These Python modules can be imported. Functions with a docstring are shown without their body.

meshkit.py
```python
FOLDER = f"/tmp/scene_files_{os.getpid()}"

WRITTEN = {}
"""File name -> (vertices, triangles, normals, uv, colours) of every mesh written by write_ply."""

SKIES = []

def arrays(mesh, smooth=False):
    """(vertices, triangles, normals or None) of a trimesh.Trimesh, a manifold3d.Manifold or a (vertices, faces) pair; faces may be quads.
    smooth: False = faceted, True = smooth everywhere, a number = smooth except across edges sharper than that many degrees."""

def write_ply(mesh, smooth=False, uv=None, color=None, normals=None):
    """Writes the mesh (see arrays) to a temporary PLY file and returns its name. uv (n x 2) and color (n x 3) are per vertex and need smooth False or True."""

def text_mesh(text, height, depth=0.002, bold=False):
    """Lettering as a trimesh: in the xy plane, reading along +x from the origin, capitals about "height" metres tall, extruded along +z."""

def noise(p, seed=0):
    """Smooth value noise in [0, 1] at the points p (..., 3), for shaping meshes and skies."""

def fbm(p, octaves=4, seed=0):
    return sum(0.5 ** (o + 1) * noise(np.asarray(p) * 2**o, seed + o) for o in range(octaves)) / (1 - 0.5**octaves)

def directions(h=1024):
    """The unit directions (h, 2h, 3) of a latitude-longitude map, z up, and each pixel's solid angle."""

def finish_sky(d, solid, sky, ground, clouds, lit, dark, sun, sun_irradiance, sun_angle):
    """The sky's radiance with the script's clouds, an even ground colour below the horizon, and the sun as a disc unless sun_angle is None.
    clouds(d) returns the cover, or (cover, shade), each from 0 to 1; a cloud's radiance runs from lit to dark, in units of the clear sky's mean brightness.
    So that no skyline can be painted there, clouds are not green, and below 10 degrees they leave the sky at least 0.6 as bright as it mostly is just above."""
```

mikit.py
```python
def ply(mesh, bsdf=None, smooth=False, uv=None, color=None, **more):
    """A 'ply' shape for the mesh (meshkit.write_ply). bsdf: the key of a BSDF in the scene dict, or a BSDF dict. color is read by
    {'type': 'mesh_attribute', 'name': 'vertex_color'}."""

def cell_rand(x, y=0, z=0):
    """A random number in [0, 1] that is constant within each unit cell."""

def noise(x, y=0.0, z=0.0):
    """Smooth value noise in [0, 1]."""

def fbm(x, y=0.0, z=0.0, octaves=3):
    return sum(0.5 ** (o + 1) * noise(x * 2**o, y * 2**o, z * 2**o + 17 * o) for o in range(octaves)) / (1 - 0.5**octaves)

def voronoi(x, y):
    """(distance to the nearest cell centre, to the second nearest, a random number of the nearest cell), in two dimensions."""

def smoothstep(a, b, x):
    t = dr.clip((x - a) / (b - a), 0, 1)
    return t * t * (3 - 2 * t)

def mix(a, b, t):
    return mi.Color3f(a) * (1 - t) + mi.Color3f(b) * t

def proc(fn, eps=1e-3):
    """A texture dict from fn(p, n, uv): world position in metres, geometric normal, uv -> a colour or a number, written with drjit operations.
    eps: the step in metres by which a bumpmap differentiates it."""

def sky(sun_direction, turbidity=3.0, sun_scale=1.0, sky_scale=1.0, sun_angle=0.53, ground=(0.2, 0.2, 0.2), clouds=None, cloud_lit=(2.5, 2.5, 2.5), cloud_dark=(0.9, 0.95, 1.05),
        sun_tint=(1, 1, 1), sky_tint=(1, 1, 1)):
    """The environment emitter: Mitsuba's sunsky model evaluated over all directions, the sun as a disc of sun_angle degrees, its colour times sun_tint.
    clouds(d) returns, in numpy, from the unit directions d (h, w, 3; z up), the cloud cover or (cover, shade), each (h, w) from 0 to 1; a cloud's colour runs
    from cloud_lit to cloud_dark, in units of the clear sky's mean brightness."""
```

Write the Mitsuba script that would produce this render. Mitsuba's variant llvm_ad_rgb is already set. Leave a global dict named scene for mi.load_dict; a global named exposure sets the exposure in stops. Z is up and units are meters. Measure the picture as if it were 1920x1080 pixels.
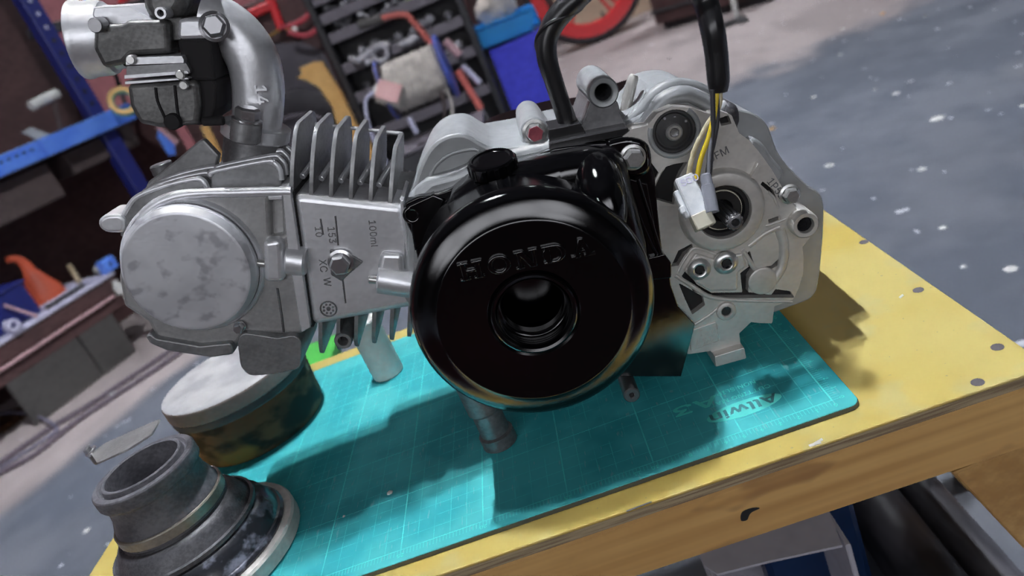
import math, random
import numpy as np
import trimesh
import shapely
import shapely.affinity
from shapely.geometry import Polygon, Point, box as sbox, LineString
from shapely.ops import unary_union
import drjit as dr
import mitsuba as mi
import mikit, meshkit
from mikit import proc, noise, fbm, smoothstep, mix, cell_rand

T = mi.ScalarTransform4f
scene, labels = {}, {}

# ------------------------------------------------------------------ camera, light, exposure
EYE, AIM, UP = [-0.1075, -0.3358, 0.2651], [-0.20851, 0.58634, -0.10833], [0.35217, 0.38418, 0.85345]
scene['camera'] = {'type': 'thinlens', 'fov': 2 * math.degrees(math.atan(960 / 1440.93)), 'fov_axis': 'x', 'aperture_radius': 0.0016,
                   'focus_distance': 0.43, 'near_clip': 0.02, 'far_clip': 100.0, 'to_world': T().look_at(origin=EYE, target=AIM, up=UP)}
exposure = 0.05
scene['night_air'] = {'type': 'constant', 'radiance': {'type': 'rgb', 'value': [0.03, 0.032, 0.036]}}
# fluorescent lamps, the two long battens added to brighten the background: (x, y, z) of the middle in millimetres, tube radiance, yaw
BATTENS = [((-190, 370, 2300), 5700.0, 90, 'short twin tube ceiling lamp almost straight above the bench'),
           ((-1400, 3300, 2500), 190.0, 20, 'added long twin tube batten brightening the cluttered shelves'),
           ((1500, 3600, 2500), 230.0, 20, 'added long twin tube batten brightening the open floor')]
UNSEEN_WINDOW_LIGHT = [3.0, 3.05, 3.25]          # unseen stand-in window: front fill and the bright mirror image in the cover


# ------------------------------------------------------------------ materials
def pr(name, color, rough=0.5, metal=0.0, spec=0.5, coat=0.0, coatgloss=0.9, bump=None, bscale=0.0, **kw):
    c = proc(color) if callable(color) else {'type': 'rgb', 'value': list(color)}
    r = proc(rough) if callable(rough) else float(rough)
    b = {'type': 'principled', 'base_color': c, 'roughness': r, 'metallic': float(metal), 'specular': float(spec)}
    if coat:
        b.update(clearcoat=float(coat), clearcoat_gloss=float(coatgloss))
    b.update(kw)
    if bump is not None:
        b = {'type': 'bumpmap', 'arbitrary': proc(bump, eps=2e-4), 'scale': float(bscale), 'bsdf': b}
    scene[name] = {'type': 'twosided', 'bsdf': b}


def speck(f):                                   # fine casting grain, f cells per metre
    return lambda p, n, uv: fbm(p.x * f, p.y * f, p.z * f, 2)


def cast(lo, hi, f=60):
    def fn(p, n, uv):
        a = fbm(p.x * f, p.y * f, p.z * f, 3)
        b = fbm(p.x * f * 9 + 5, p.y * f * 9, p.z * f * 9, 2)
        return mix(lo, hi, smoothstep(0.25, 0.75, a * 0.65 + b * 0.35))
    return fn


pr('m_case', cast((.30, .315, .32), (.36, .375, .38), 25), 0.4, 0.25)
pr('m_face', cast((.56, .54, .505), (.68, .66, .62), 45), 0.48, 0.5, bump=speck(700), bscale=0.00005)
pr('m_alu', cast((.70, .71, .73), (.82, .83, .85), 45), 0.36, 0.6, bump=speck(700), bscale=0.00005)
pr('m_head', cast((.30, .30, .30), (.42, .42, .415), 55), 0.45, 0.5, bump=speck(700), bscale=0.00006)
pr('m_fin', cast((.20, .202, .205), (.31, .312, .315), 50), 0.42, 0.55, bump=speck(700), bscale=0.00006)
pr('m_dark', cast((.13, .13, .135), (.22, .22, .225), 60), 0.45, 0.6, bump=speck(700), bscale=0.00006)
pr('m_carb', cast((.09, .09, .088), (.19, .19, .185), 70), 0.42, 0.55, bump=speck(700), bscale=0.00006)


def cap_color(p, n, uv):
    a = fbm(p.x * 55, p.y * 55, p.z * 55, 4)
    b = fbm(p.x * 140 + 9, p.y * 140, p.z * 140, 3)
    c = mix((.66, .67, .70), (.78, .79, .82), smoothstep(.3, .7, a))
    return mix(c, (.30, .30, .33), smoothstep(.52, .80, b) * .6)


pr('m_cap', cap_color, 0.4, 0.55, bump=speck(900), bscale=0.00006)
pr('m_chrome', (.72, .72, .73), 0.22, 0.9)
pr('m_zinc', cast((.55, .55, .53), (.68, .68, .66), 90), 0.3, 0.8)
pr('m_steel', (.30, .30, .31), 0.35, 0.85)
pr('m_hole', (.012, .012, .013), 0.7)
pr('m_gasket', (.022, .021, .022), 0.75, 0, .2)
scene['m_gloss'] = {'type': 'twosided', 'bsdf': {'type': 'roughplastic', 'diffuse_reflectance': {'type': 'rgb', 'value': [.004, .004, .005]}, 'alpha': 0.035, 'int_ior': 1.7, 'nonlinear': True}}


def dusty(p, n, uv):
    a = fbm(p.x * 900, p.y * 900, p.z * 900, 2)
    return mix((.010, .009, .011), (.22, .20, .20), smoothstep(.72, .82, a))


scene['m_gloss_dust'] = {'type': 'twosided', 'bsdf': {'type': 'roughplastic', 'diffuse_reflectance': proc(dusty), 'alpha': 0.06, 'int_ior': 1.7, 'nonlinear': True}}
pr('m_sleeve', (.012, .012, .013), 0.28, 0, .6)
pr('m_rubber', cast((.025, .025, .028), (.06, .06, .065), 90), 0.45, 0, .5)
pr('m_rubber_dull', cast((.06, .06, .068), (.12, .118, .128), 60), 0.5, 0, .4)


def boot_gloss(p, n, uv):
    a = fbm(p.x * 120, p.y * 120, p.z * 120, 4)
    return mix((.012, .013, .016), (.16, .17, .21), smoothstep(.5, .75, a))


pr('m_boot_gloss', boot_gloss, 0.25, 0, .6)
pr('m_band', cast((.28, .25, .20), (.42, .39, .33), 60), 0.4, 0.5)
pr('m_bone', cast((.50, .47, .43), (.66, .63, .58), 40), 0.5)
pr('m_wire_cream', cast((.45, .38, .22), (.62, .55, .38), 400), 0.5)
pr('m_wire_yellow', (.75, .55, .03), 0.45)
pr('m_wire_black', (.03, .03, .035), 0.4)
pr('m_wire_grey', (.30, .32, .37), 0.4)
pr('m_plug_grey', (.20, .21, .24), 0.45)
pr('m_plug_white', cast((.66, .70, .72), (.78, .81, .82), 300), 0.35)
pr('m_plug_cream', (.55, .53, .42), 0.45)
pr('m_redpaint', cast((.26, .05, .07), (.36, .08, .10), 300), 0.35, 0.2)


def mat_color(p, n, uv):
    x, y = p.x * 100 + 1.16, p.y * 100 - 1.0
    gx, gy = dr.abs(x - dr.round(x)), dr.abs(y - dr.round(y))
    mx, my = dr.abs(x / 5 - dr.round(x / 5)) * 5, dr.abs(y / 5 - dr.round(y / 5)) * 5
    inside = dr.select((x < 0.05) & (x > -42.05) & (y > -0.05) & (y < 28.05), 1.0, 0.0)
    worn = smoothstep(.25, .6, fbm(p.x * 90, p.y * 90, 3, 3))
    thin = dr.select((gx < 0.026) | (gy < 0.026), .45, 0.0) * worn
    bold = dr.select((mx < 0.04) | (my < 0.034), .9, 0.0) * (.55 + .45 * worn)
    tick = dr.select((y > -0.45) & (y < 0) & (x < 0.05) & (x > -42.05) & (dr.abs(x * 5 - dr.round(x * 5)) < .12), .5, 0.0)
    tick2 = dr.select((x < 0.45) & (x > 0) & (y > -0.05) & (y < 28.05) & (dr.abs(y * 5 - dr.round(y * 5)) < .12), .5, 0.0)
    line = dr.maximum(dr.maximum(thin, bold) * inside, dr.maximum(tick, tick2))
    a = fbm(p.x * 30, p.y * 30, 1, 4)
    base = mix((.03, .315, .35), (.06, .43, .46), smoothstep(.3, .7, a))
    scuff = smoothstep(.76, .86, fbm(p.x * 700, p.y * 130, 7, 2)) * .25
    base = mix(base, (.35, .50, .52), scuff)
    return mix(base, (.08, .62, .60), line)


pr('m_mat', mat_color, 0.62, 0, .2, bump=speck(700), bscale=0.00003)
pr('m_mat_edge', (.035, .045, .05), 0.6)
pr('m_mat_print', (.07, .62, .55), 0.45)
pr('m_mat_ink', (.03, .17, .18), 0.5)


def yellow_color(p, n, uv):
    a = fbm(p.x * 14, p.y * 14, p.z * 14, 4)
    b = fbm(p.x * 60 + 3, p.y * 60, p.z * 60, 3)
    c = mix((.50, .34, .082), (.54, .395, .125), smoothstep(.3, .7, a))
    c = mix(c, (.46, .41, .20), smoothstep(.55, .75, b) * .35)
    d = smoothstep(.79, .85, fbm(p.x * 420, p.y * 420, p.z * 420, 2))
    return mix(c, (.28, .22, .15), d * .6)


pr('m_yellow', yellow_color, 0.55, 0, .18)


def pine(ax, tone=1.0):
    def fn(p, n, uv):
        u, v, w = (p.x, p.y, p.z) if ax == 0 else (p.y, p.x, p.z)
        g = fbm(u * 5 + fbm(u * 8, v * 30, w * 30, 2) * .4, v * 160, w * 160, 3)
        s = fbm(u * 14, v * 10, w * 10, 3)
        c = mix((.54 * tone, .29 * tone, .095 * tone), (.74 * tone, .46 * tone, .17 * tone), smoothstep(.25, .75, g * .55 + s * .45))
        k = fbm(u * 25 + 4, v * 60, w * 60, 3)
        return mix(c, (.30 * tone, .145 * tone, .06 * tone), smoothstep(.63, .8, k) * .6)
    return fn


pr('m_pine', pine(0), 0.55, 0, .35)
pr('m_pine_leg', pine(1, .8), 0.55, 0, .35)


def ply_color(p, n, uv):
    k = fbm(p.x * 40, p.y * 300, p.z * 900, 3)
    return mix((.24, .17, .10), (.42, .33, .20), smoothstep(.3, .7, k))


pr('m_ply', ply_color, 0.7, 0, .3)
pr('m_screw', (.16, .14, .15), 0.4, 0.6)


AO_M, AN_M = [v * .001 for v in (-1625.4, 1521.4, -363.0)], (-0.8958, 0.4445, 0.0)


def floor_color(p, n, uv):
    # painted grey-blue concrete; near the shelves and at the far end the paint is worn off down to dusty pinkish cement
    w = fbm(p.x * 1.7, p.y * 1.7, 2, 4) - .5
    w2 = fbm(p.x * 9, p.y * 9, 5, 3) - .5
    t = (p.x - AO_M[0]) * AN_M[0] + (p.y - AO_M[1]) * AN_M[1]
    far = dr.maximum(smoothstep(-.12, .12, p.y - 2.3 + w * .5 + w2 * .25), smoothstep(-.43, -.33, t + w * .12 + w2 * .06))
    a = fbm(p.x * 6, p.y * 6, 1, 4)
    grey = mix((.085, .096, .118), (.135, .147, .172), smoothstep(.3, .7, a))
    grey = mix(grey, (.21, .22, .24), smoothstep(.58, .76, fbm(p.x * 3 + 7, p.y * 3, 4, 3)) * .55)
    worn = mix((.31, .27, .262), (.44, .385, .372), smoothstep(.3, .7, fbm(p.x * 4, p.y * 2, 8, 4)))
    c = mix(grey, worn, far)
    chip = smoothstep(.86, .90, fbm(p.x * 34, p.y * 34, 11, 2)) * .7
    return mix(c, (.66, .67, .72), chip)


pr('m_floor', floor_color, 0.55, 0, .2)
pr('m_wall', cast((.32, .115, .13), (.45, .175, .185), 3), 0.8)
pr('m_wall_far', cast((.17, .11, .11), (.26, .17, .17), 2), 0.8)
pr('m_wall_front', cast((.16, .15, .15), (.22, .21, .20), 2), 0.8)
pr('m_dark_sheet', cast((.006, .006, .006), (.03, .008, .01), 3), 0.9, 0, .1)  # black and red tones made for the mirror image in the drum
pr('m_ceiling', (.09, .09, .095), 0.9)
pr('m_blue', cast((.085, .22, .84), (.14, .32, .92), 20), 0.4)
pr('m_blue_dark', (.009, .013, .10), 0.45)
pr('m_blue_tray', (.014, .27, .66), 0.4)
pr('m_blue_box', cast((.03, .032, .42), (.055, .06, .55), 8), 0.4)
pr('m_navy', (.006, .025, .085), 0.35)
pr('m_maroon', cast((.035, .015, .015), (.058, .026, .025), 8), 0.7)
pr('m_brown', cast((.03, .02, .019), (.046, .031, .029), 10), 0.8)
pr('m_black', (.012, .012, .014), 0.5)
pr('m_black_soft', cast((.016, .016, .018), (.035, .034, .036), 15), 0.6)
pr('m_lilac', cast((.50, .50, .64), (.62, .61, .76), 8), 0.5)
pr('m_pink', cast((.50, .30, .32), (.62, .40, .42), 9), 0.45)
pr('m_panel', cast((.036, .034, .032), (.052, .049, .046), 9), 0.7)
pr('m_beige', cast((.36, .31, .28), (.50, .44, .40), 12), 0.8)
pr('m_cable', (.085, .065, .085), 0.5)
pr('m_cable_grey', (.16, .15, .21), 0.5)
pr('m_orange', (.42, .07, .03), 0.5)
pr('m_straw', cast((.36, .29, .18), (.50, .42, .28), 30), 0.6)
pr('m_white', cast((.62, .63, .60), (.76, .77, .74), 20), 0.5)
pr('m_paper', (.42, .44, .45), 0.7)
pr('m_green_tape', (.10, .38, .24), 0.5)
pr('m_yellow_tape', (.80, .50, .16), 0.5)
pr('m_plank', cast((.66, .37, .11), (.78, .48, .17), 8), 0.6)
pr('m_tyre', cast((.014, .012, .015), (.026, .024, .028), 12), 0.75)
pr('m_tyre_side', cast((.05, .045, .054), (.07, .063, .075), 12), 0.7)
pr('m_red', (.55, .03, .035), 0.35)
pr('m_red_hose', (.45, .05, .07), 0.4)
pr('m_salmon', (.62, .16, .13), 0.45)
pr('m_bin', (.10, .09, .105), 0.6)
pr('m_bolt', cast((.42, .42, .46), (.66, .65, .68), 60), 0.35, 0.6)
pr('m_rope', cast((.34, .31, .28), (.56, .52, .47), 60), 0.85)
pr('m_spool', (.035, .055, .26), 0.45)
pr('m_spool_core', (.10, .08, .085), 0.6)
pr('m_carton_pink', (.62, .36, .34), 0.6)
pr('m_carton', (.62, .60, .52), 0.6)
pr('m_lime', (.52, .58, .34), 0.5)
pr('m_green', (.06, .42, .06), 0.5)
pr('m_foam', cast((.55, .48, .40), (.75, .70, .62), 25), 0.8)
pr('m_cream', cast((.50, .38, .27), (.60, .46, .34), 6), 0.8)


def rust(p, n, uv):
    a = fbm(p.x * 45, p.y * 45, p.z * 70, 4)
    b = fbm(p.x * 24 + 8, p.y * 24, p.z * 30, 3)
    c = mix((.012, .008, .006), (.085, .038, .018), smoothstep(.42, .66, a))
    c = mix(c, (.17, .072, .018), smoothstep(.56, .68, b))
    return mix(c, (.14, .10, .07), smoothstep(.70, .78, fbm(p.x * 60 + 2, p.y * 60, p.z * 60 + 4, 3)))


pr('m_rust', rust, 0.7, 0, .15)


def plaster(p, n, uv):
    a = fbm(p.x * 50, p.y * 50, p.z * 50, 4)
    b = fbm(p.x * 28 + 5, p.y * 28, p.z * 28, 3)
    c = mix((.28, .28, .29), (.38, .38, .39), smoothstep(.3, .7, a))
    return mix(c, (.26, .25, .26), smoothstep(.52, .66, b) * .8)


pr('m_plaster', plaster, 0.7)
pr('m_plaster_side', cast((.15, .12, .108), (.21, .17, .155), 40), 0.75)
pr('m_tube_white', cast((.56, .58, .54), (.68, .70, .66), 30), 0.5)
pr('m_cardboard', cast((.36, .35, .40), (.46, .45, .50), 9), 0.7)


def pipe(p, n, uv):
    a = fbm(p.x * 26, p.y * 8, p.z * 26, 4)
    return mix((.018, .018, .021), (.085, .082, .096), smoothstep(.35, .75, a))


pr('m_pipe', pipe, 0.45)
pr('m_lamp_body', (.75, .75, .75), 0.5)
pr('m_light_blocker', (.05, .06, .05), 0.6)  # dark stuff of the plates added to block lamp light
pr('m_lamp_glass', (.8, .8, .8), 0.4)

# ------------------------------------------------------------------ mesh helpers (millimetres)
CACHE = {}


def num(key):
    if key not in scene and key not in labels:
        return key
    k = 1
    while f'{key}_{k:03d}' in scene or f'{key}_{k:03d}' in labels:
        k += 1
    return f'{key}_{k:03d}'


def add(key, mesh, mat, smooth=35, label=None, cat=None, group=None, kind=None, to_world=None, **kw):
    key = num(key)
    ck = (id(mesh), mat)
    if ck in CACHE:
        d = dict(CACHE[ck][0])
    else:
        if isinstance(mesh, trimesh.Trimesh):
            m = (np.asarray(mesh.vertices) * .001, np.asarray(mesh.faces))
        else:
            m = (np.asarray(mesh[0]) * .001, np.asarray(mesh[1]))
        d = mikit.ply(m, mat, smooth=smooth, **kw)
        CACHE[ck] = (d, mesh)
    d = dict(d)
    if to_world is not None:
        d['to_world'] = to_world
    scene[key] = d
    say(key, label, cat, group, kind)
    return key


def say(key, label=None, cat=None, group=None, kind=None):
    e = {k: v for k, v in (('label', label), ('category', cat), ('group', group), ('kind', kind)) if v}
    if e:
        labels[key] = e


def thing(name, label, cat, group=None):
    key = num(name)
    say(key, label, cat, group)
    return key


def cat_m(*ms):
    return trimesh.util.concatenate([m for m in ms if m is not None])


def T3(v, f):
    return trimesh.Trimesh(np.asarray(v, float), np.asarray(f, int), process=False)


def earcut(poly):
    """2-D triangulation of a shapely polygon: (points, triangles), counter-clockwise."""
    import mapbox_earcut as me
    poly = shapely.geometry.polygon.orient(poly)
    rings = [np.asarray(poly.exterior.coords)[:-1]] + [np.asarray(r.coords)[:-1] for r in poly.interiors]
    v = np.vstack(rings)
    f = me.triangulate_float64(v, np.cumsum([len(r) for r in rings]).astype(np.uint32)).reshape(-1, 3).astype(int)
    a, b, c = v[f[:, 0]], v[f[:, 1]], v[f[:, 2]]
    flip = ((b - a)[:, 0] * (c - a)[:, 1] - (b - a)[:, 1] * (c - a)[:, 0]) < 0
    f[flip] = f[flip][:, ::-1]
    return v, f


def polys(g):
    return [p for p in getattr(g, 'geoms', [g]) if p.geom_type == 'Polygon' and p.area > 1e-6]


def P(pts, r=0.0):
    """Polygon from points; r rounds its corners."""
    p = Polygon(pts).buffer(0)
    if r:
        p = p.buffer(-r, quad_segs=4).buffer(2 * r, quad_segs=4).buffer(-r, quad_segs=4)
    return p


def smoothpoly(pts, k=6):
    """Closed Catmull-Rom curve through the points, as a polygon."""
    p = np.asarray(pts, float)
    n, out = len(p), []
    for i in range(n):
        a, b, c, d = p[i - 1], p[i], p[(i + 1) % n], p[(i + 2) % n]
        for j in range(k):
            t = j / k
            out.append(.5 * (2 * b + (c - a) * t + (2 * a - 5 * b + 4 * c - d) * t * t + (3 * b - a - 3 * c + d) * t ** 3))
    return Polygon(out).buffer(0)


def circ(c, r, n=16):
    return Point(c[0], c[1]).buffer(r, quad_segs=n)


def flat_frame(v2, d):                     # (a, b) of the face and depth d -> world: x, y = depth, z
    v2 = np.asarray(v2)
    return np.column_stack([v2[:, 0], np.broadcast_to(d, len(v2)), v2[:, 1]])


def inset_ring(ring, d):
    """The ring (counter-clockwise outside, clockwise holes) moved inwards along its corner bisectors."""
    e = np.roll(ring, -1, 0) - ring
    e /= np.maximum(np.linalg.norm(e, axis=1, keepdims=True), 1e-9)
    n = np.column_stack([-e[:, 1], e[:, 0]])
    b = n + np.roll(n, 1, 0)
    L = np.maximum((b * n).sum(1, keepdims=True), .5)
    return ring + b / L * d


def puff(poly, yf, yb, r=1.5, n=3, back=True):
    """A plate with its outline in x-z, from y = yf (front) to yb, its front edge rounded with radius r."""
    out = []
    ts = np.linspace(0, math.pi / 2, n + 1) if r > 0 else [0]
    for P0 in polys(poly):
        if r >= 2:
            Q = P0.buffer(-r * 1.06, quad_segs=6).buffer(r * 1.06, quad_segs=6)
            if Q.geom_type == 'Polygon' and Q.area > .9 * P0.area:
                P0 = Q
        P0 = shapely.geometry.polygon.orient(P0.simplify(.02).segmentize(3.0))
        rings = [np.asarray(q.coords)[:-1] for q in [P0.exterior, *P0.interiors]]
        rr, last = r, None
        for attempt in range(6):
            last = [inset_ring(q, rr) for q in rings]
            try:
                top = Polygon(last[0], last[1:])
                if rr == 0 or (top.is_valid and top.area > 0):
                    break
            except Exception:
                pass
            rr = rr * .55 if attempt < 4 else 0
        for q in rings:
            m = len(q)
            lev = [flat_frame(q, yb)] + [flat_frame(inset_ring(q, rr * (1 - math.cos(t))), yf + rr * (1 - math.sin(t))) for t in ts]
            i = np.arange(m)
            j = (i + 1) % m
            f = [np.vstack([np.column_stack([k * m + i, k * m + j, k * m + m + j]), np.column_stack([k * m + i, k * m + m + j, k * m + m + i])])[:, ::-1] for k in range(len(lev) - 1)]
            out.append(T3(np.vstack(lev), np.vstack(f)))
        v, f = earcut(Polygon(last[0], last[1:]) if rr > 0 else P0)
        out.append(T3(flat_frame(v, yf), f))
        if back:
            v, f = earcut(P0)
            out.append(T3(flat_frame(v, yb), f[:, ::-1]))
    m = trimesh.util.concatenate(out)
    m.merge_vertices(digits_vertex=4)
    return m


def moved(m, M):
    return trimesh.Trimesh(trimesh.transform_points(m.vertices, M), m.faces, process=False)


def frame(o, ex, ey, ez):
    M = np.eye(4)
    M[:3, 0], M[:3, 1], M[:3, 2], M[:3, 3] = ex, ey, ez, o
    return M


def unit(v):
    v = np.asarray(v, float)
    return v / np.linalg.norm(v)


def aim(o, axis, ref=(0, 0, 1)):
    """Frame whose +z is the axis."""
    z = unit(axis)
    if abs(np.dot(z, unit(ref))) > .98:
        ref = (1, 0, 0)
    x = unit(np.cross(ref, z))
    return frame(o, x, np.cross(z, x), z)


def lathe(profile, n=48, o=(0, 0, 0), axis=(0, 0, 1)):
    """Profile of (radius, height) turned round the axis from o."""
    p = np.asarray(profile, float)
    a = np.arange(n) * 2 * math.pi / n
    v = np.column_stack([np.outer(p[:, 0], np.cos(a)).ravel(), np.outer(p[:, 0], np.sin(a)).ravel(), np.repeat(p[:, 1], n)])
    f, i = [], np.arange(n)
    j = (i + 1) % n
    for k in range(len(p) - 1):
        A, B = k * n, (k + 1) * n
        if p[k, 0] > 1e-9:
            f.append(np.column_stack([A + i, A + j, B + j]))
        if p[k + 1, 0] > 1e-9:
            f.append(np.column_stack([A + i, B + j, B + i]))
    m = T3(v, np.vstack(f))
    m.merge_vertices(digits_vertex=5)
    return moved(m, aim(o, axis))


def lathe_y(profile, cx, cz, n=64):
    """Profile of (radius, y) turned round the line parallel to y through (cx, cz)."""
    p = [(r, -y) for r, y in profile]
    return lathe(p, n, (cx, 0, cz), (0, -1, 0))


def rbox(c, s, r=1.0, ex=(1, 0, 0), ey=(0, 1, 0), ez=(0, 0, 1)):
    """Box of size s with chamfered edges."""
    s = np.asarray(s, float) / 2
    pts = []
    for a in (-1, 1):
        for b in (-1, 1):
            for d in (-1, 1):
                for k in range(3):
                    q = s - r
                    q[k] = s[k]
                    pts.append(q * (a, b, d))
    h = trimesh.convex.convex_hull(np.array(pts))
    return moved(h, frame(c, unit(ex), unit(ey), unit(ez)))


def catmull(pts, k=8):
    p = np.asarray(pts, float)
    p = np.vstack([2 * p[0] - p[1], p, 2 * p[-1] - p[-2]])
    out = []
    for i in range(1, len(p) - 2):
        a, b, c, d = p[i - 1], p[i], p[i + 1], p[i + 2]
        for j in range(k):
            t = j / k
            out.append(.5 * (2 * b + (c - a) * t + (2 * a - 5 * b + 4 * c - d) * t * t + (3 * b - a - 3 * c + d) * t ** 3))
    out.append(p[-2])
    return np.array(out)


def tube(pts, r, n=12, k=6, caps=True, oval=1.0):
    """A pipe along a smooth curve; r one radius or one per given point (more columns of the curve)."""
    pts = np.asarray(pts, float)
    rr = np.broadcast_to(np.asarray(r, float), len(pts))
    c = catmull(np.column_stack([pts, rr]), k) if k > 1 else np.column_stack([pts, rr])
    q, rad = c[:, :3], c[:, 3]
    t = np.gradient(q, axis=0)
    t /= np.linalg.norm(t, axis=1, keepdims=True)
    x = np.cross(t[0], (0, 0, 1) if abs(t[0][2]) < .9 else (1, 0, 0))
    x /= np.linalg.norm(x)
    a = np.arange(n) * 2 * math.pi / n
    v = []
    for i in range(len(q)):
        x = x - t[i] * np.dot(x, t[i])
        x /= np.linalg.norm(x)
        y = np.cross(t[i], x)
        v.append(q[i] + rad[i] * (np.outer(np.cos(a), x) + np.outer(np.sin(a), y) * oval))
    m, i = len(q), np.arange(n)
    j, f = (i + 1) % n, []
    for k2 in range(m - 1):
        A, B = k2 * n, (k2 + 1) * n
        f += [np.column_stack([A + i, A + j, B + j]), np.column_stack([A + i, B + j, B + i])]
    v = np.vstack(v)
    if caps:
        v = np.vstack([v, q[0], q[-1]])
        f += [np.column_stack([j, i, i * 0 + m * n]), np.column_stack([(m - 1) * n + i, (m - 1) * n + j, i * 0 + m * n + 1])]
    return T3(v, np.vstack(f))


def rod(a, b, r, n=16, c=0.0):
    a, b = np.asarray(a, float), np.asarray(b, float)
    L = np.linalg.norm(b - a)
    c = c or min(r * .2, .8)
    return lathe([(0, 0), (r - c, 0), (r, c), (r, L - c), (r - c, L), (0, L)], n, a, b - a)


def ring(o, axis, R, r, n=64, k=12):
    """Torus."""
    return moved(trimesh.creation.torus(R, r, major_sections=n, minor_sections=k), aim(o, axis))


def slab(pts3, d, bevel=0.0):
    """Prism: a planar outline in space swept by the vector d."""
    p = np.asarray(pts3, float)
    o = p.mean(0)
    nrm = unit(sum(np.cross(p[i] - o, p[(i + 1) % len(p)] - o) for i in range(len(p))))
    if np.dot(nrm, d) > 0:
        nrm = -nrm
    x = unit(p[1] - p[0])
    y = np.cross(nrm, x)
    q = np.column_stack([(p - o) @ x, (p - o) @ y])
    v, f = earcut(Polygon(q).buffer(0))
    n = len(v)
    v3 = o + v[:, :1] * x + v[:, 1:] * y
    i = np.arange(n)
    j = (i + 1) % n
    return T3(np.vstack([v3, v3 + np.asarray(d, float)]), np.vstack([f, f[:, ::-1] + n, np.column_stack([j, i, i + n]), np.column_stack([j, i + n, j + n])]))


def hexbolt(o, axis, r, h, washer=1.35, wh=1.2, spin=0.3):
    """Hex head with a flange: r across the corners, h high."""
    head = lathe([(0, wh + h), (r * .78, wh + h), (r * .98, wh + h * .82), (r, wh + h * .7), (r, wh * .6)], 6)
    a, s = math.cos(spin), math.sin(spin)
    head = moved(head, frame((0, 0, 0), (a, s, 0), (-s, a, 0), (0, 0, 1)))
    fl = lathe([(r * washer * .8, wh * 1.3), (r * washer, wh * .8), (r * washer, 0), (0, 0)], 28)
    return moved(cat_m(head, fl), aim(o, axis))


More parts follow.
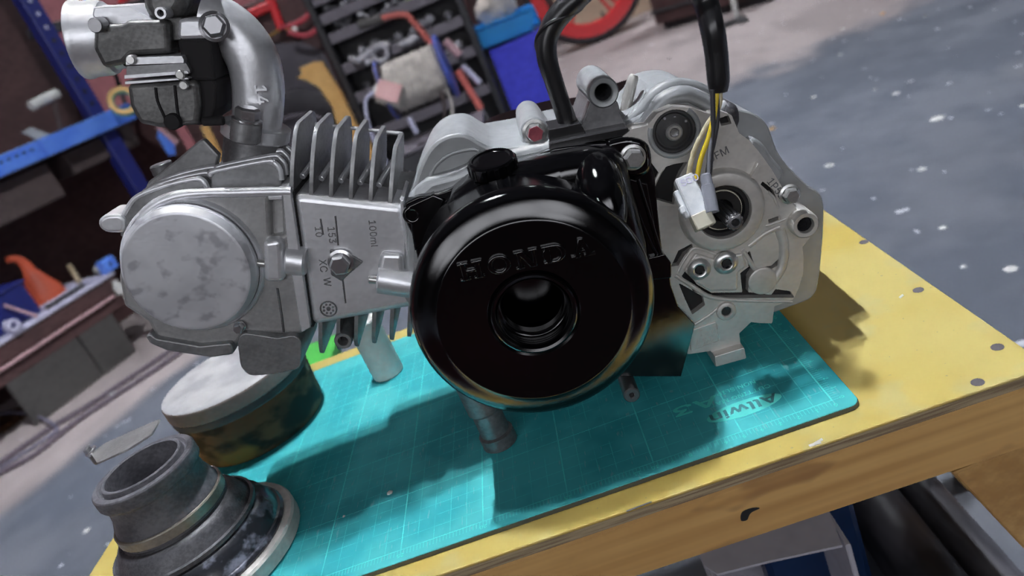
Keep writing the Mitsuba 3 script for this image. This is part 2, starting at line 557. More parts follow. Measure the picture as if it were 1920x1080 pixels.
def text(s, height, o, ex, ez, depth=.6, bold=True, sx=1.0, centre=False):
    """Raised lettering; o = start of the base line, ex = reading direction, ez = out of the surface."""
    m = meshkit.text_mesh(s, height, depth, bold)
    v = np.array(m.vertices)
    if centre:
        v[:, 0] -= (v[:, 0].min() + v[:, 0].max()) / 2
        v[:, 1] -= height / 2
    v[:, 0] *= sx
    ex, ez = unit(ex), unit(ez)
    return moved(T3(v, m.faces), frame(o, ex, np.cross(ez, ex), ez))


def X3(p, y):                                # (x, z) at depth y
    return (p[0], y, p[1])


OUT = (0, -1, 0)                             # towards the photographer
UVEC = np.array((math.cos(math.radians(27.5)), 0, -math.sin(math.radians(27.5))))   # along the cylinder, from the head to the crankcase
WVEC = np.array((math.sin(math.radians(27.5)), 0, math.cos(math.radians(27.5))))

# ------------------------------------------------------------------ the setting
FLOOR = -363
AD, AN, AO = np.array((0.4445, 0.8958, 0.0)), np.array((-0.8958, 0.4445, 0.0)), np.array((-1625.4, 1521.4, -363.0))      # line of the work bench at the left: direction, away, a point on the floor
add('floor', T3([(-6000, -3000, FLOOR), (6000, -3000, FLOOR), (6000, 7500, FLOOR), (-6000, 7500, FLOOR)], [(0, 1, 2), (0, 2, 3)]), 'm_floor', False,
    'worn grey painted concrete workshop floor with chips of white and pinkish bare patches', kind='structure')
wl = AO + AN * 1000
a, b = wl - AD * 2500, wl + AD * 5200
add('wall_left', slab([(a[0], a[1], FLOOR), (b[0], b[1], FLOOR), (b[0], b[1], 2700), (a[0], a[1], 2700)], AN * 100), 'm_wall', False,
    'dusty maroon wall behind the shelving', kind='structure')
add('wall_back', slab([(-3500, 6500, FLOOR), (6000, 6500, FLOOR), (6000, 6500, 2700), (-3500, 6500, 2700)], (0, 100, 0)), 'm_wall_far', False,
    'dull reddish wall at the far end of the floor', kind='structure')
add('ceiling', slab([(-6000, -2700, 2700), (6000, -2700, 2700), (6000, 7500, 2700), (-6000, 7500, 2700)], (0, 0, 80)), 'm_ceiling', False, 'grey ceiling', kind='structure')

for (c, rad, yaw, lab) in BATTENS:
    t = thing('ceiling_light', lab, 'ceiling light')
    d = np.array((math.cos(math.radians(yaw)), math.sin(math.radians(yaw)), 0))
    s = np.array((-d[1], d[0], 0))
    c = np.array(c, float)
    short = yaw == 90
    L = 110 if short else 1000
    add(t + '__housing', rbox(c + (0, 0, 40), (460 if short else L + 60, 90 if short else 170, 40), 4, d, s, (0, 0, 1)), 'm_lamp_body', 30)
    add(t + '__rod', rod(c + (0, 0, 60), (c[0], c[1], 2700), 8), 'm_lamp_body', 35)
    if not short:
        for k in (-1, 1):
            add(t + '__added_baffle', rbox(c + s * 112 * k + (0, 0, -50), (L + 60, 4, 170), 1, d, s, (0, 0, 1)), 'm_light_blocker', 30, 'added side plate that keeps lamp light off the bench')  # unseen plates added to cut the rear lamp light off the bench
        add(t + '__added_baffle', rbox(c + (0, 0, 22), (L + 60, 228, 4), 1, d, s, (0, 0, 1)), 'm_light_blocker', 30)
    if short:
        add(t + '__shade', lathe([(60, 62), (244, 60), (250, 54), (250, -196), (248, -198), (246, -196), (246, 50), (60, 54)], 64, c), 'm_light_blocker', 30, 'deep round shade added to keep lamp light off the shelves')  # unseen, added to cut the lamp light off the shelving
    for k in (-1, 1):
        m_ = c + d * 120 * k if short else c + s * 30 * k
        key = add(t + '__tube', rod(m_ - d * L / 2, m_ + d * L / 2, 15, 16), 'm_lamp_glass', 35)
        scene[key]['emitter'] = {'type': 'area', 'radiance': {'type': 'rgb', 'value': [rad * .95, rad * .98, rad * 1.06]}}
# wall behind the photographer with an unseen stand-in window for reflection and front fill
WY0, WZ0, WZ1, WXa, WXb = -2700, 550, 1550, -2300, 1500
for (x0, x1, z0, z1) in ((-4500, WXa, FLOOR, 2700), (WXb, 4200, FLOOR, 2700), (WXa, WXb, FLOOR, WZ0), (WXa, WXb, WZ1, 2700)):
    add(num('wall_front') if 'wall_front' not in scene else num('wall_front__panel'), rbox(((x0 + x1) / 2, WY0, (z0 + z1) / 2), (x1 - x0, 90, z1 - z0), 1), 'm_wall_front', 30,
        'dull wall behind the photographer' if 'wall_front' not in scene else None, kind='structure' if 'wall_front' not in scene else None)
add('unseen_window_1', rbox(((WXa + WXb) / 2, WY0 + 20, WZ0 + 12), (WXb - WXa, 110, 24), 3), 'm_lamp_body', 30, 'unseen wide frosted window standing in for the bright area mirrored in the cover', kind='structure')
n_p = 4
for i in range(n_p):
    w_ = (WXb - WXa) / n_p
    key = add('unseen_window_1__pane', T3([(WXa + w_ * i + 30, WY0, WZ0 + 30), (WXa + w_ * (i + 1) - 30, WY0, WZ0 + 30), (WXa + w_ * (i + 1) - 30, WY0, WZ1 - 10), (WXa + w_ * i + 30, WY0, WZ1 - 10)], [(0, 2, 1), (0, 3, 2)]), 'm_lamp_glass', False)
    scene[key]['emitter'] = {'type': 'area', 'radiance': {'type': 'rgb', 'value': UNSEEN_WINDOW_LIGHT}}
    if i:
        add('unseen_window_1__mullion', rbox((WXa + w_ * i, WY0 + 10, (WZ0 + WZ1) / 2), (60, 100, WZ1 - WZ0), 3), 'm_lamp_body', 30)

fmk = thing('added_dark_sheet', 'unseen black and dark red sheet added to darken the drum face reflection', 'reflection helper')  # out of view, added so the black drum face mirrors something dark
add(fmk + '__sheet', rbox((-150, -1300, FLOOR + 3), (2600, 2100, 6), 1.5), 'm_dark_sheet', 30)
# ------------------------------------------------------------------ the bench
bench = thing('wooden_bench', 'low wooden bench with a yellow painted plywood top and pine apron', 'workbench')
TX0, TX1, TY0, TY1 = -513, 85.5, -16.7, 326
top = P([(TX0, TY0), (TX1, TY0), (TX1, TY1), (TX0, TY1)])


def hslab(poly, z0, z1, r=.6):
    """Horizontal plate with a softened upper edge."""
    m = puff(poly, 0, z1 - z0, r, 2)
    v = np.array(m.vertices)
    return T3(np.column_stack([v[:, 0], v[:, 2], z1 - v[:, 1]]), m.faces[:, ::-1] if False else m.faces)


add(bench + '__top', hslab(top, -4.2, -3), 'm_yellow', 30, 'yellow painted upper face of the plywood')
add(bench + '__plywood', hslab(P([(TX0 + .4, TY0 + .6), (TX1 - .4, TY0 + .6), (TX1 - .4, TY1), (TX0 + .4, TY1)]), -10.5, -4.2, .8), 'm_ply', 30, 'bare grey brown plywood edge')
add(bench + '__apron', rbox(((TX0 + TX1) / 2 + 6, TY0 + 13, -10.6 - 18.5), (TX1 - TX0 + 14, 26, 37), 1.6), 'm_pine', 30, 'knotty pine front rail')
add(bench + '__apron', rbox(((TX0 + TX1) / 2, TY1 - 13, -10.6 - 18.5), (TX1 - TX0, 22, 37), 1.6), 'm_pine', 30)
for x in (TX0 + 12, TX1 - 10):
    add(bench + '__side_rail', rbox((x, (TY0 + TY1) / 2, -10.6 - 18.5), (22, TY1 - TY0 - 60, 36), 1.6), 'm_pine_leg', 30)
leg = [(42.8,-74.8), (62.0,-72.9), (87.6,-70.8), (170.0,-259.3), (125.3,-277.1)]
lz = [p[1] for p in leg]
drop = FLOOR - min(leg[3][1], leg[4][1])
d = np.array(leg[3]) - np.array(leg[2])


def to_floor(p):
    return (p[0] + d[0] / d[1] * (FLOOR - p[1]), FLOOR)


legp = P([leg[0], leg[1], leg[2], to_floor(leg[2]), to_floor(leg[0])])
add(bench + '__leg', puff(legp, 10.5, 36, 1.0, 1), 'm_pine_leg', 30, 'splayed pine front leg')
xm = TX0 + TX1
mirror = shapely.affinity.scale(legp, -1, 1, origin=(xm / 2, 0))
add(bench + '__leg', puff(mirror, 10.5, 36, 1.0, 1), 'm_pine_leg', 30)
for q in (legp, mirror):
    add(bench + '__leg', puff(q, TY1 - 50, TY1 - 26, 1.0, 1), 'm_pine_leg', 30)
for (x, y) in [(76.7,10.5), (53.5,-10.5), (76.6,87.6), (82.3,171.0)]:
    add(bench + '__screw', lathe([(0, -2.75), (1.2, -2.7), (3.1, -2.8), (3.3, -3.4)], 16, (x, y, 0)), 'm_screw', 30)
(kx, kz), = [(-74.4,-30.7)]
add(bench + '__knot', puff(smoothpoly([(kx - 5, kz - 2), (kx - 3, kz + 3), (kx + 3, kz + 3.4), (kx + 6, kz + 1.6), (kx + 1, kz + .6), (kx - 2, kz - 3)]), TY0 - .35, TY0 + 2, .2, 1), 'm_hole', 30, 'dark knot in the pine rail')
(sx, sy), = [(-126.3,-16.6)]
add(bench + '__scratch', rbox((sx, sy, -2.9), (14, 1.0, .4), .1, (1, .05, 0)), 'm_screw', 30, 'short dark scratch')
for i, (x, y) in enumerate([(-32.1,-14.9), (-29.7,-13.9), (65.8,87.3)]):
    add(bench + '__chip', rbox((x, y, -2.9), (6 - i, 2, .5), .15, (1, .3 * i, 0)), 'm_bone', 30, 'pale splintered spot')
# ------------------------------------------------------------------ cutting mat
mat = thing('cutting_mat', 'teal cutting mat with a printed grid lying on the yellow bench top', 'cutting mat')
mp = P([(-450, 0), (0, 0), (0, 300), (-450, 300)], 0).buffer(-6).buffer(6, quad_segs=6)
m = hslab(mp, -3, -.35, .3)
add(mat + '__core', m, 'm_mat_edge', 30, 'dark edge of the mat')
add(mat + '__surface', hslab(mp.buffer(-.25), -.4, 0, .12), 'm_mat', 30)
oc, = [(-53.8,29.1)]
ov = shapely.affinity.scale(circ(oc, 1, 24), 21.5, 7.2)
ov = shapely.affinity.rotate(ov, -1, origin=oc)
add(mat + '__badge', hslab(ov, -.1, .10, .02), 'm_mat_print', 30, 'bright oval badge printed on the mat')
add(mat + '__badge__lettering', text('Allwin', 7.4, (oc[0], oc[1], .12), (-1, 0, 0), (0, 0, 1), .05, True, 1.35, True), 'm_mat_ink', False)
c3, = [(-77.5,46.0)]
add(mat + '__lettering', text('A3', 9.0, (c3[0], c3[1], .02), (-1, .05, 0), (0, 0, 1), .08, True, 1.7, True), 'm_mat_print', False)
l1, l2 = [(-51.9,41.2), (-51.7,49.6)]
add(mat + '__lettering', text('CUTTING MAT', 3.6, (l1[0], l1[1], .02), (-1, 0, 0), (0, 0, 1), .08, False, 1.0, True), 'm_mat_print', False)
add(mat + '__lettering', text('NON SLIP', 3.6, (l2[0], l2[1], .02), (-1, 0, 0), (0, 0, 1), .08, False, 1.0, True), 'm_mat_print', False)
for k in range(0, 43, 1):
    if k % 5 == 0 or k < 12:
        add(mat + '__numeral', text(str(k), 2.6, (-11.6 - 10 * k, 5.4, .02), (-1, 0, 0), (0, 0, 1), .06, False, 1.0, True), 'm_mat_print', False)
for k in range(0, 12):
    add(mat + '__numeral', text(str(k), 2.6, (-6.2, 10 + 10 * k, .02), (0, -1, 0), (0, 0, 1), .06, False, 1.0, True), 'm_mat_print', False)
for i, (x, y) in enumerate([(-274.8,67.9), (-305.6,60.3)]):
    s = (2.2, 1.0)[i]
    add('paint_flake', lathe([(0, s * .5), (s * .7, s * .35), (s, 0)], 7, (x, y, 0)), 'm_white', False, ('larger', 'smaller')[i] + ' of two white paint flakes on the teal mat right of the rubber boot', 'paint flake')

# ------------------------------------------------------------------ things standing on the bench
can = thing('rusty_can', 'squat rusty brown canister with a white plaster-caked lid under the cylinder head', 'canister')
cx, cy = -409, 228
add(can + '__body', lathe([(0, 0), (52, 0), (54, 1.5), (55, 6), (57.5, 38), (57.5, 39.5)], 72, (cx, cy, 0)), 'm_rust', 35, 'rust stained brown side')
add(can + '__collar', lathe([(57.6, 38.5), (58.4, 39.5), (58.6, 44), (58, 45)], 72, (cx, cy, 0)), 'm_black_soft', 35, 'dark band')
rng = np.random.default_rng(4)
lid = lathe([(58.4, 45), (59, 46), (59, 55), (57.5, 57.5), (54, 58.2), (40, 58.4), (26, 58.2), (12, 58.6), (0, 58.4)], 72, (cx, cy, 0))
add(can + '__lid', lathe([(58.4, 45), (59.2, 46), (59.2, 55.5), (58.6, 57)], 72, (cx, cy, 0)), 'm_plaster_side', 35, 'brownish rim of the lid')
v = np.array(lathe([(58.6, 57)] + [(r, 58.0) for r in np.linspace(57, 0, 16)], 72, (cx, cy, 0)).vertices)
lm = lathe([(58.6, 57)] + [(r, 58.0) for r in np.linspace(57, 0, 16)], 72, (cx, cy, 0))
v = np.array(lm.vertices)
v[:, 2] += np.where(np.hypot(v[:, 0] - cx, v[:, 1] - cy) < 57.5, (meshkit.fbm(v * .06, 3, 2) - .5) * 2.2, 0)
add(can + '__lid__plaster', T3(v, lm.faces), 'm_plaster', True, 'white crusty plaster on the lid')

tubeo = thing('white_tube', 'small off-white plastic tube standing on the mat behind the lower cooling fins', 'tube')
add(tubeo + '__body', lathe([(0, 0), (12.4, 0), (13.2, .8), (13.2, 52), (12.4, 53), (0, 53)], 40, (-294.5, 238, 0)), 'm_tube_white', 35)
add(tubeo + '__label', lathe([(13.25, 8), (13.4, 8.2), (13.4, 13), (13.25, 13.2)], 40, (-294.5, 238, 0)), 'm_tube_white', 35)

boot = thing('rubber_boot', 'black rubber boot with a tan clamp band and pale base ring at the bottom left', 'rubber boot')
bx, by = -401, 62


def turn(prof, mat_, lab=None, part='', sm=35, n=96):
    return add(boot + '__' + part, lathe(prof, n, (bx, by, 0)), mat_, sm, lab)


turn([(55, 0), (61, 0), (63.2, 1.2), (63.2, 9.5), (62, 11), (54, 11.4), (54, 5)], 'm_bone', 'pale beige ring at the base', 'base_ring')
turn([(57, 10.5), (57.4, 12.5), (56, 14.5), (54.6, 14.8), (53.4, 18), (50.5, 24), (47, 27.5), (45.5, 28)], 'm_boot_gloss', 'glossy black flared skirt', 'skirt')
turn([(45.5, 28), (46.6, 29.2), (46.2, 31.4), (44.4, 32), (43.6, 30.5), (42, 33), (40.4, 37), (38.2, 40), (36.2, 41.5), (34.4, 42), (33.4, 43.5)], 'm_rubber', None, 'bellows')
turn([(32.6, 44.6), (34.2, 44.9), (34.6, 45.6), (34.6, 50.8), (34.0, 51.6), (32.4, 51.8)], 'm_band', 'tan metal clamp band', 'clamp_band')
turn([(33.6, 43), (33.0, 52), (32.6, 52.6), (31.6, 56), (29.8, 61), (29.2, 66), (29.4, 69), (31.4, 71), (32.0, 72), (32.0, 78.4), (31.2, 79.8), (30.4, 80), (28.0, 80), (27.2, 79.4), (26.6, 78), (25.6, 77.8), (25.2, 81.6), (24.6, 82.2), (23.6, 82.2), (22.9, 81.4), (22.6, 60), (0, 58)], 'm_rubber_dull', 'grey black rubber neck', 'neck')
# the metal clip lying across the mouth
pl = [(x, y, 84) for x, y in [(-455.3,101.8), (-448.2,110.0), (-412.8,115.7), (-409.1,114.8), (-407.3,95.8), (-420.1,86.5), (-440.8,83.1)]]
add(boot + '__clip', slab(pl, (0, 0, -1.2)), 'm_zinc', False, 'bright sheet metal clip across the mouth')
(qx, qy), = [(-456.2,104.5)]
add(boot + '__clip__screw', hexbolt((qx, qy, 84), (-.3, -.2, 1), 3.2, 3.0), 'm_chrome', 35)
add(boot + '__clip__lug', rbox((qx + 3, qy - 2, 80), (8, 6, 8), 1, (1, .3, 0), (-.3, 1, 0)), 'm_steel', 30)

gb, = [(-441.0,492.8)]
g = thing('green_crate', 'bright green plastic box peeping out behind the far edge of the bench', 'box')
add(g + '__body', rbox((gb[0] - 30, 400, -200), (150, 80, 330), 4), 'm_green', 30)
add(g + '__rim', rbox((gb[0] - 30, 400, -32), (160, 90, 10), 2), 'm_green', 30)

# ------------------------------------------------------------------ under the bench
def fx(px, h=-363):
    return px


bk = thing('white_carton', 'pale grey white carton with an open flap under the bench', 'carton')
fl = [(x, y, -180) for x, y in [(-101.9,167.6), (-0.4,140.9), (-8.7,87.0), (-60.7,94.1), (-98.1,97.5), (-105.0,109.3)]]
add(bk + '__flap', slab(fl, (0, 0, -2)), 'm_cardboard', False, 'flap of the carton')
x0, x1, y0 = min(p[0] for p in fl), max(p[0] for p in fl), min(p[1] for p in fl)
add(bk + '__side', rbox((x1 - 4, y0 + 60, -273), (4, 118, 180), .8), 'm_cardboard', 30)
add(bk + '__side', rbox((x0 + 4, y0 + 60, -273), (4, 118, 180), .8), 'm_cardboard', 30)
add(bk + '__back', rbox(((x0 + x1) / 2, y0 + 118, -273), (x1 - x0, 4, 180), .8), 'm_cardboard', 30)
add(bk + '__base', rbox(((x0 + x1) / 2, y0 + 60, -361.4), (x1 - x0, 118, 3), .8), 'm_cardboard', 30)
bb = thing('navy_crate', 'dark navy blue plastic crate standing under the bench', 'crate')
NX1 = [(26.1,137.4), (29.5,59.9)]
nx = (NX1[0][0] + NX1[1][0]) / 2
add(bb + '__body', rbox((nx - 42, 330, -282), (84, 330, 162), 5), 'm_navy', 30)
add(bb + '__rim', rbox((nx - 42, 330, -204), (88, 334, 8), 2), 'm_navy', 30)
for i, (ax, rr) in enumerate(((nx + 45, 29), (nx + 97, 19))):
    tp = thing('black_pipe', ('thick dusty black pipe lying between the navy crate and the bench leg', 'thinner dusty black pipe lying tight against the inner side of the bench leg')[i], 'pipe')
    z = FLOOR + rr
    add(tp + '__wall', lathe([(rr - 4, 0), (rr, 0), (rr, 600), (rr - 4, 600), (rr - 4, 0)], 48, (ax, 30, z), (0, 1, 0)), 'm_pipe', 35)
    add(tp + '__collar', lathe([(rr, 80), (rr + 3, 82), (rr + 3, 100), (rr, 102)], 48, (ax, 30, z), (0, 1, 0)), 'm_black_soft', 35)

# ------------------------------------------------------------------ the engine
eng = thing('motorcycle_engine', 'small silver motorcycle engine with a glossy black flywheel cover resting on the teal mat', 'engine')
E = eng + '__'

# ---- crankcase: right half and transmission hump (silver painted), depth y = 84 .. 190
case = E + 'crankcase'
hump = [(-212.6,130.4), (-205.3,144.0), (-196.8,156.7), (-188.3,167.1), (-177.9,177.2), (-169.5,180.7), (-154.8,177.5), (-138.7,174.8), (-119.6,170.6), (-105.2,168.6), (-87.5,165.6), (-73.7,162.3), (-59.8,159.4), (-46.4,160.7), (-38.9,166.5), (-31.3,167.5), (-19.4,164.6), (-11.4,158.5), (-5.4,150.3), (1.9,144.0), (9.5,138.4), (14.9,129.6), (16.5,113.8), (20.7,101.3), (29.0,85.4), (34.9,71.0), (16.2,11.1), (-6.7,-15.6), (-90.5,-18.6), (-204.3,19.2)]
hp = smoothpoly(hump, 3)
hp = hp.intersection(sbox(-1000, 14, 1000, 1000))
add(case, puff(hp, 92, 178, 10, 5), 'm_case', 50, 'silver painted crankcase')
# lower front part of the casing behind the cover: rounded shoulder between cylinder and cover
sh = [(-215.3,113.2), (-192.5,163.4), (-187.7,168.2), (-181.3,172.9), (-172.8,176.0), (-159.1,174.3), (-144.7,174.4), (-123.4,172.2), (-99.6,168.4), (-77.4,160.7), (-60.3,155.8), (-51.6,149.1), (-57.2,105.6), (-69.9,53.1), (-167.5,22.2), (-207.9,55.7)]
add(case + '__shoulder', puff(P(sh, 2), 82, 130, 6, 4), 'm_case', 50)
# domed swelling between cylinder and filler cap, with a raised oval outline
dome = smoothpoly([(-198.2,147.1), (-188.5,164.2), (-178.3,177.9), (-166.2,188.9), (-154.9,192.2), (-144.4,189.3), (-137.8,181.5), (-131.1,175.5), (-113.5,170.4), (-102.2,165.8), (-118.1,149.5), (-145.9,146.9), (-172.4,140.1)], 4)
add(case + '__dome', puff(dome, 86, 150, 13, 7), 'm_case', 60, 'rounded swelling')
oval = [(-172.0,85.9,173.8), (-166.5,85.9,178.8), (-157.6,85.9,181.7), (-148.9,85.9,181.1), (-142.1,85.9,179.0), (-142.1,85.9,176.1), (-149.1,85.9,173.1), (-158.6,85.9,171.7), (-167.9,85.9,171.2), (-172.0,85.9,173.8)]
add(case + '__dome__outline', tube(oval, 1.1, 10, 6), 'm_case', 60)
# boss with the red marked bolt
(rx, rz), = [(-108.3,174.6)]
bz = rz + 1
prof = P([(rx - 8.5, rz - 12), (rx - 8, rz + 1), (rx - 5.5, rz + 6.4), (rx, rz + 8.4), (rx + 5.5, rz + 6.4), (rx + 8, rz + 1), (rx + 8.5, rz - 12)], 1)
add(case + '__bolt_boss', puff(smoothpoly([(rx - 9, rz - 12), (rx - 8, rz), (rx - 5.5, rz + 6), (rx, rz + 8.4), (rx + 5.5, rz + 6), (rx + 8, rz), (rx + 9, rz - 12)], 6), 93, 150, 2, 3), 'm_case', 50)
k = add(case + '__bolt', hexbolt((rx, 93, rz), OUT, 5.4, 4.5, 1.3), 'm_zinc', 30)
add(k + '__paint', lathe([(0, 0), (4.3, 0), (4.5, -.4)], 6, (rx, 86.9, rz), OUT), 'm_redpaint', False, 'red paint mark')
# tube boss, open at the front
(tx, tz, tr), = [(-65.7,181.1,8.4)]
(_, _, ti), = [(-65.7,181.1,4.7)]
add(case + '__mount_tube', lathe_y([(ti, 150), (ti, 91.5), (ti + .8, 90.5), (tr - .8, 90), (tr, 91), (tr + .6, 140), (tr - 2, 150), (0, 151)], tx, tz, 48), 'm_case', 40, 'engine mount tube')
add(case + '__mount_tube__bore', lathe_y([(0, 140), (ti - .15, 140), (ti - .15, 93)], tx, tz, 32), 'm_rubber', 40, 'black liner painting the shade inside the mount tube')  # black liner puts the depth shade of the bore into colour
webc = (tx, tz)
web = [(-74.1,179.2), (-59.9,173.5), (-60.5,166.9), (-58.9,157.3), (-60.4,150.8), (-87.8,161.8), (-83.0,168.3)]
add(case + '__web', puff(P(web, 1).difference(circ(webc, ti + .3)), 92, 140, 1, 3), 'm_dark', 50)
# slanting rib right of the tube
add(case + '__rib', tube([(-56.4,130.0,152.7), (-50.2,130.0,163.2), (-43.4,130.0,173.9), (-41.3,130.0,176.4)], [3, 3.4, 3.4, 2.5], 12, 5), 'm_face', 60)
# curved raised flange over the round plug
c = [(-66.0,92.0,153.1), (-54.4,92.0,153.6), (-44.3,92.0,159.8), (-34.0,92.0,165.0), (-23.6,92.0,163.4), (-16.3,92.0,156.7), (-10.2,92.0,148.7), (-3.8,92.0,149.3)]
add(case + '__flange_rib', tube(c, [3.5, 3.8, 4.2, 4.6, 4.6, 4.2, 3.6, 3], 14, 7), 'm_case', 60)
c = [(-60.9,104.0,157.0), (-48.1,104.0,161.6), (-36.0,104.0,167.7), (-24.0,104.0,167.4), (-12.7,104.0,160.6), (-5.0,104.0,150.9)]
add(case + '__flange_rib', tube(c, [2.5, 3.2, 3.6, 3.6, 3.2, 2.4], 14, 7), 'm_case', 60)

# ---- left half with the sprocket side, facing the camera
side = E + 'sprocket_side_case'
out = [(-73.6,147.2), (-67.3,156.7), (-58.5,159.4), (-50.4,158.1), (-43.6,162.4), (-34.5,162.7), (-24.5,157.8), (-17.8,151.8), (-11.4,151.0), (-6.0,146.4), (-4.7,135.4), (-0.7,130.0), (3.5,120.0), (7.2,108.8), (10.2,97.1), (12.6,88.7), (15.1,80.9), (15.4,74.0), (13.9,64.8), (12.2,50.3), (9.6,40.5), (4.7,31.8), (0.1,26.2), (-11.4,26.4), (-15.4,15.8), (-21.7,18.5), (-27.3,21.6), (-35.9,17.0), (-37.2,8.1), (-35.9,4.0), (-36.5,-0.9), (-55.9,1.1), (-55.0,8.0), (-55.2,12.1), (-68.7,15.3), (-78.6,29.0), (-89.4,48.9), (-90.6,86.4)]
sp = P(out, .8).intersection(sbox(-900, 1, 900, 900))
plug = [(-37.7,149.4,12.1)][0]
(rgx, rgz) = (-25.5, 97.1)
pockets = [P(q, .4) for q in ([(-61.1,119.0), (-47.8,132.6), (-43.5,132.5), (-35.3,130.8), (-41.1,126.0), (-45.1,121.1), (-49.6,110.0)], [(-62.2,74.7), (-55.2,82.6), (-46.8,83.7), (-46.8,80.5), (-52.5,78.6), (-57.9,73.7)],
                              [(-61.0,63.3), (-49.9,49.1), (-50.2,43.2), (-59.1,40.1), (-60.3,51.9)], [(-60.1,145.0), (-54.2,143.9), (-54.4,137.6), (-51.5,128.6), (-55.8,127.1), (-59.1,134.3)],
                              [(-16.8,55.0), (-6.9,52.7), (1.1,56.6), (-2.1,51.4), (-9.5,50.2), (-15.8,51.3)], [(-54.6,69.4), (-51.2,58.2), (-44.5,49.5), (-27.2,42.7), (-25.2,55.2), (-19.5,57.1), (-19.7,65.1), (-16.4,66.6), (-16.1,55.0), (-21.2,50.6), (-23.9,41.4), (-11.5,34.4), (-8.2,37.1), (-0.1,32.3), (1.3,27.2), (-25.7,38.0), (-45.5,45.8), (-54.3,54.6), (-58.0,66.5)],
                              [(-57.2,124.4), (-49.6,131.8), (-48.6,130.0), (-56.1,121.9)], [(-37.4,152.8), (-37.5,152.7), (-37.1,152.7)], [(-13.0,147.4), (-7.6,147.1), (-7.2,142.0), (-12.9,143.0)],
                              [(0.8,104.2), (5.2,97.1), (6.0,87.4), (4.3,88.1), (3.1,96.0), (-0.8,102.9)], [(-1.9,81.0), (5.1,80.9), (5.2,78.8), (-1.9,78.3)])]
pk_all = unary_union([q for q in pockets if q.area > 1])
(lgx, lgz, lgr), = [(15.9,72.4,4.5)]
sp2 = sp.difference(circ((lgx, lgz), lgr + .2)).difference(circ(plug, plug[2])).difference(circ((rgx, rgz), 15.2)).difference(pk_all)
add(side, puff(sp2, 78, 125, 1.2, 3), 'm_face', 45, 'grey cast sprocket side of the crankcase')
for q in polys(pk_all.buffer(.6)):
    add(side + '__pocket_floor', puff(q, 83, 85, 0, 1), 'm_gasket', 30, 'dark floor of a casting pocket')  # same near black tone under every cut pocket
# lower body stepping back
# plug
add(side + '__plug', lathe_y([(0, 79.5), (7, 79.5), (8.5, 80.6), (plug[2] - 2.6, 80.6), (plug[2] - 1.6, 79.2), (plug[2] - .4, 79.2), (plug[2], 80), (plug[2], 84)], plug[0], plug[1], 64), 'm_black_soft', 40, 'black round plug')
(bxp, bzp, br), = [(-38.0,149.5,4.6)]
add(side + '__plug__bolt', lathe_y([(2.3, 79), (2.3, 76.4), (2.6, 76), (br - .8, 76), (br, 76.8), (br, 80)], bxp, bzp, 36), 'm_zinc', 40, 'bright socket head bolt')
add(side + '__plug__bolt__socket', lathe_y([(0, 78.4), (2.5, 78.4), (2.5, 76.2)], bxp, bzp, 6), 'm_steel', False)
for q in [(-40.2,157.8), (-34.9,156.3), (-29.8,152.1)]:
    add(side + '__plug__mark', lathe_y([(0, 79.9), (.7, 79.9), (.8, 81)], q[0], q[1], 10), 'm_bolt', 30)
c = [X3(q, 78.4) for q in [(plug[0] + (plug[2] + 1.2) * math.cos(a), plug[1] + (plug[2] + 1.2) * math.sin(a)) for a in np.linspace(2.6, 7.0, 28)]]
add(side + '__plug_rim', tube(c, 1.5, 10, 1), 'm_case', 60)
# ring round the output shaft
add(side + '__shaft_ring', lathe_y([(15.2, 92), (15.2, 73.2), (15.8, 72.2), (17, 72), (21.5, 72.2), (23.2, 73.2), (24.2, 76), (24.6, 79)], rgx, rgz, 72), 'm_face', 40, 'raised bearing ring')
add(side + '__seal', lathe_y([(6.4, 90), (6.4, 76.6), (7.2, 76), (11, 76), (11.6, 78.4), (12.6, 78.4), (13, 75.6), (15.2, 75.4)], rgx, rgz, 64), 'm_gasket', 40, 'dark oil seal')
add(side + '__seal__lip', ring((rgx - .2, 77.0, rgz + .2), (0, 1, 0), 11.4, .55, 56, 8), 'm_plug_cream', 60, 'pale lip of the seal')
add(side + '__bore', lathe_y([(0, 90), (15.2, 90)], rgx, rgz, 40), 'm_hole', 40)
(sx0, sz0, sr), = [(-23.0,93.0,5.0)]
a = np.arange(72) * 2 * math.pi / 72
spl = Polygon([(sx0 + (sr - (.9 if (i % 6) > 3 else 0)) * math.cos(t), sz0 + (sr - (.9 if (i % 6) > 3 else 0)) * math.sin(t)) for i, t in enumerate(a)])
add(side + '__output_shaft', puff(spl.difference(circ((sx0, sz0), 2.2)), 64, 92, .7, 2), 'm_steel', 30, 'splined output shaft')
add(side + '__output_shaft__nose', lathe_y([(2.2, 70), (2.2, 62.6), (2.8, 62), (3.8, 62.2), (4.2, 63), (4.2, 65)], sx0, sz0, 36), 'm_steel', 35)
add(side + '__output_shaft__bore', lathe_y([(0, 68), (2.3, 68), (2.3, 63)], sx0, sz0, 20), 'm_hole', 35)
# gusset, pocket edges, ribs on the face
add(side + '__gusset', slab([X3(q, 78) for q in [(-5.8,110.1), (-3.8,108.3), (0.7,115.0), (-0.1,116.6)]], (0, -4, 0)), 'm_face', False)


def ridge(y, pts, r, mat_='m_face', k=5):
    c = [X3(q, y) for q in pts]
    add(side + '__rib', tube(c, r, 10, k), mat_, 60)


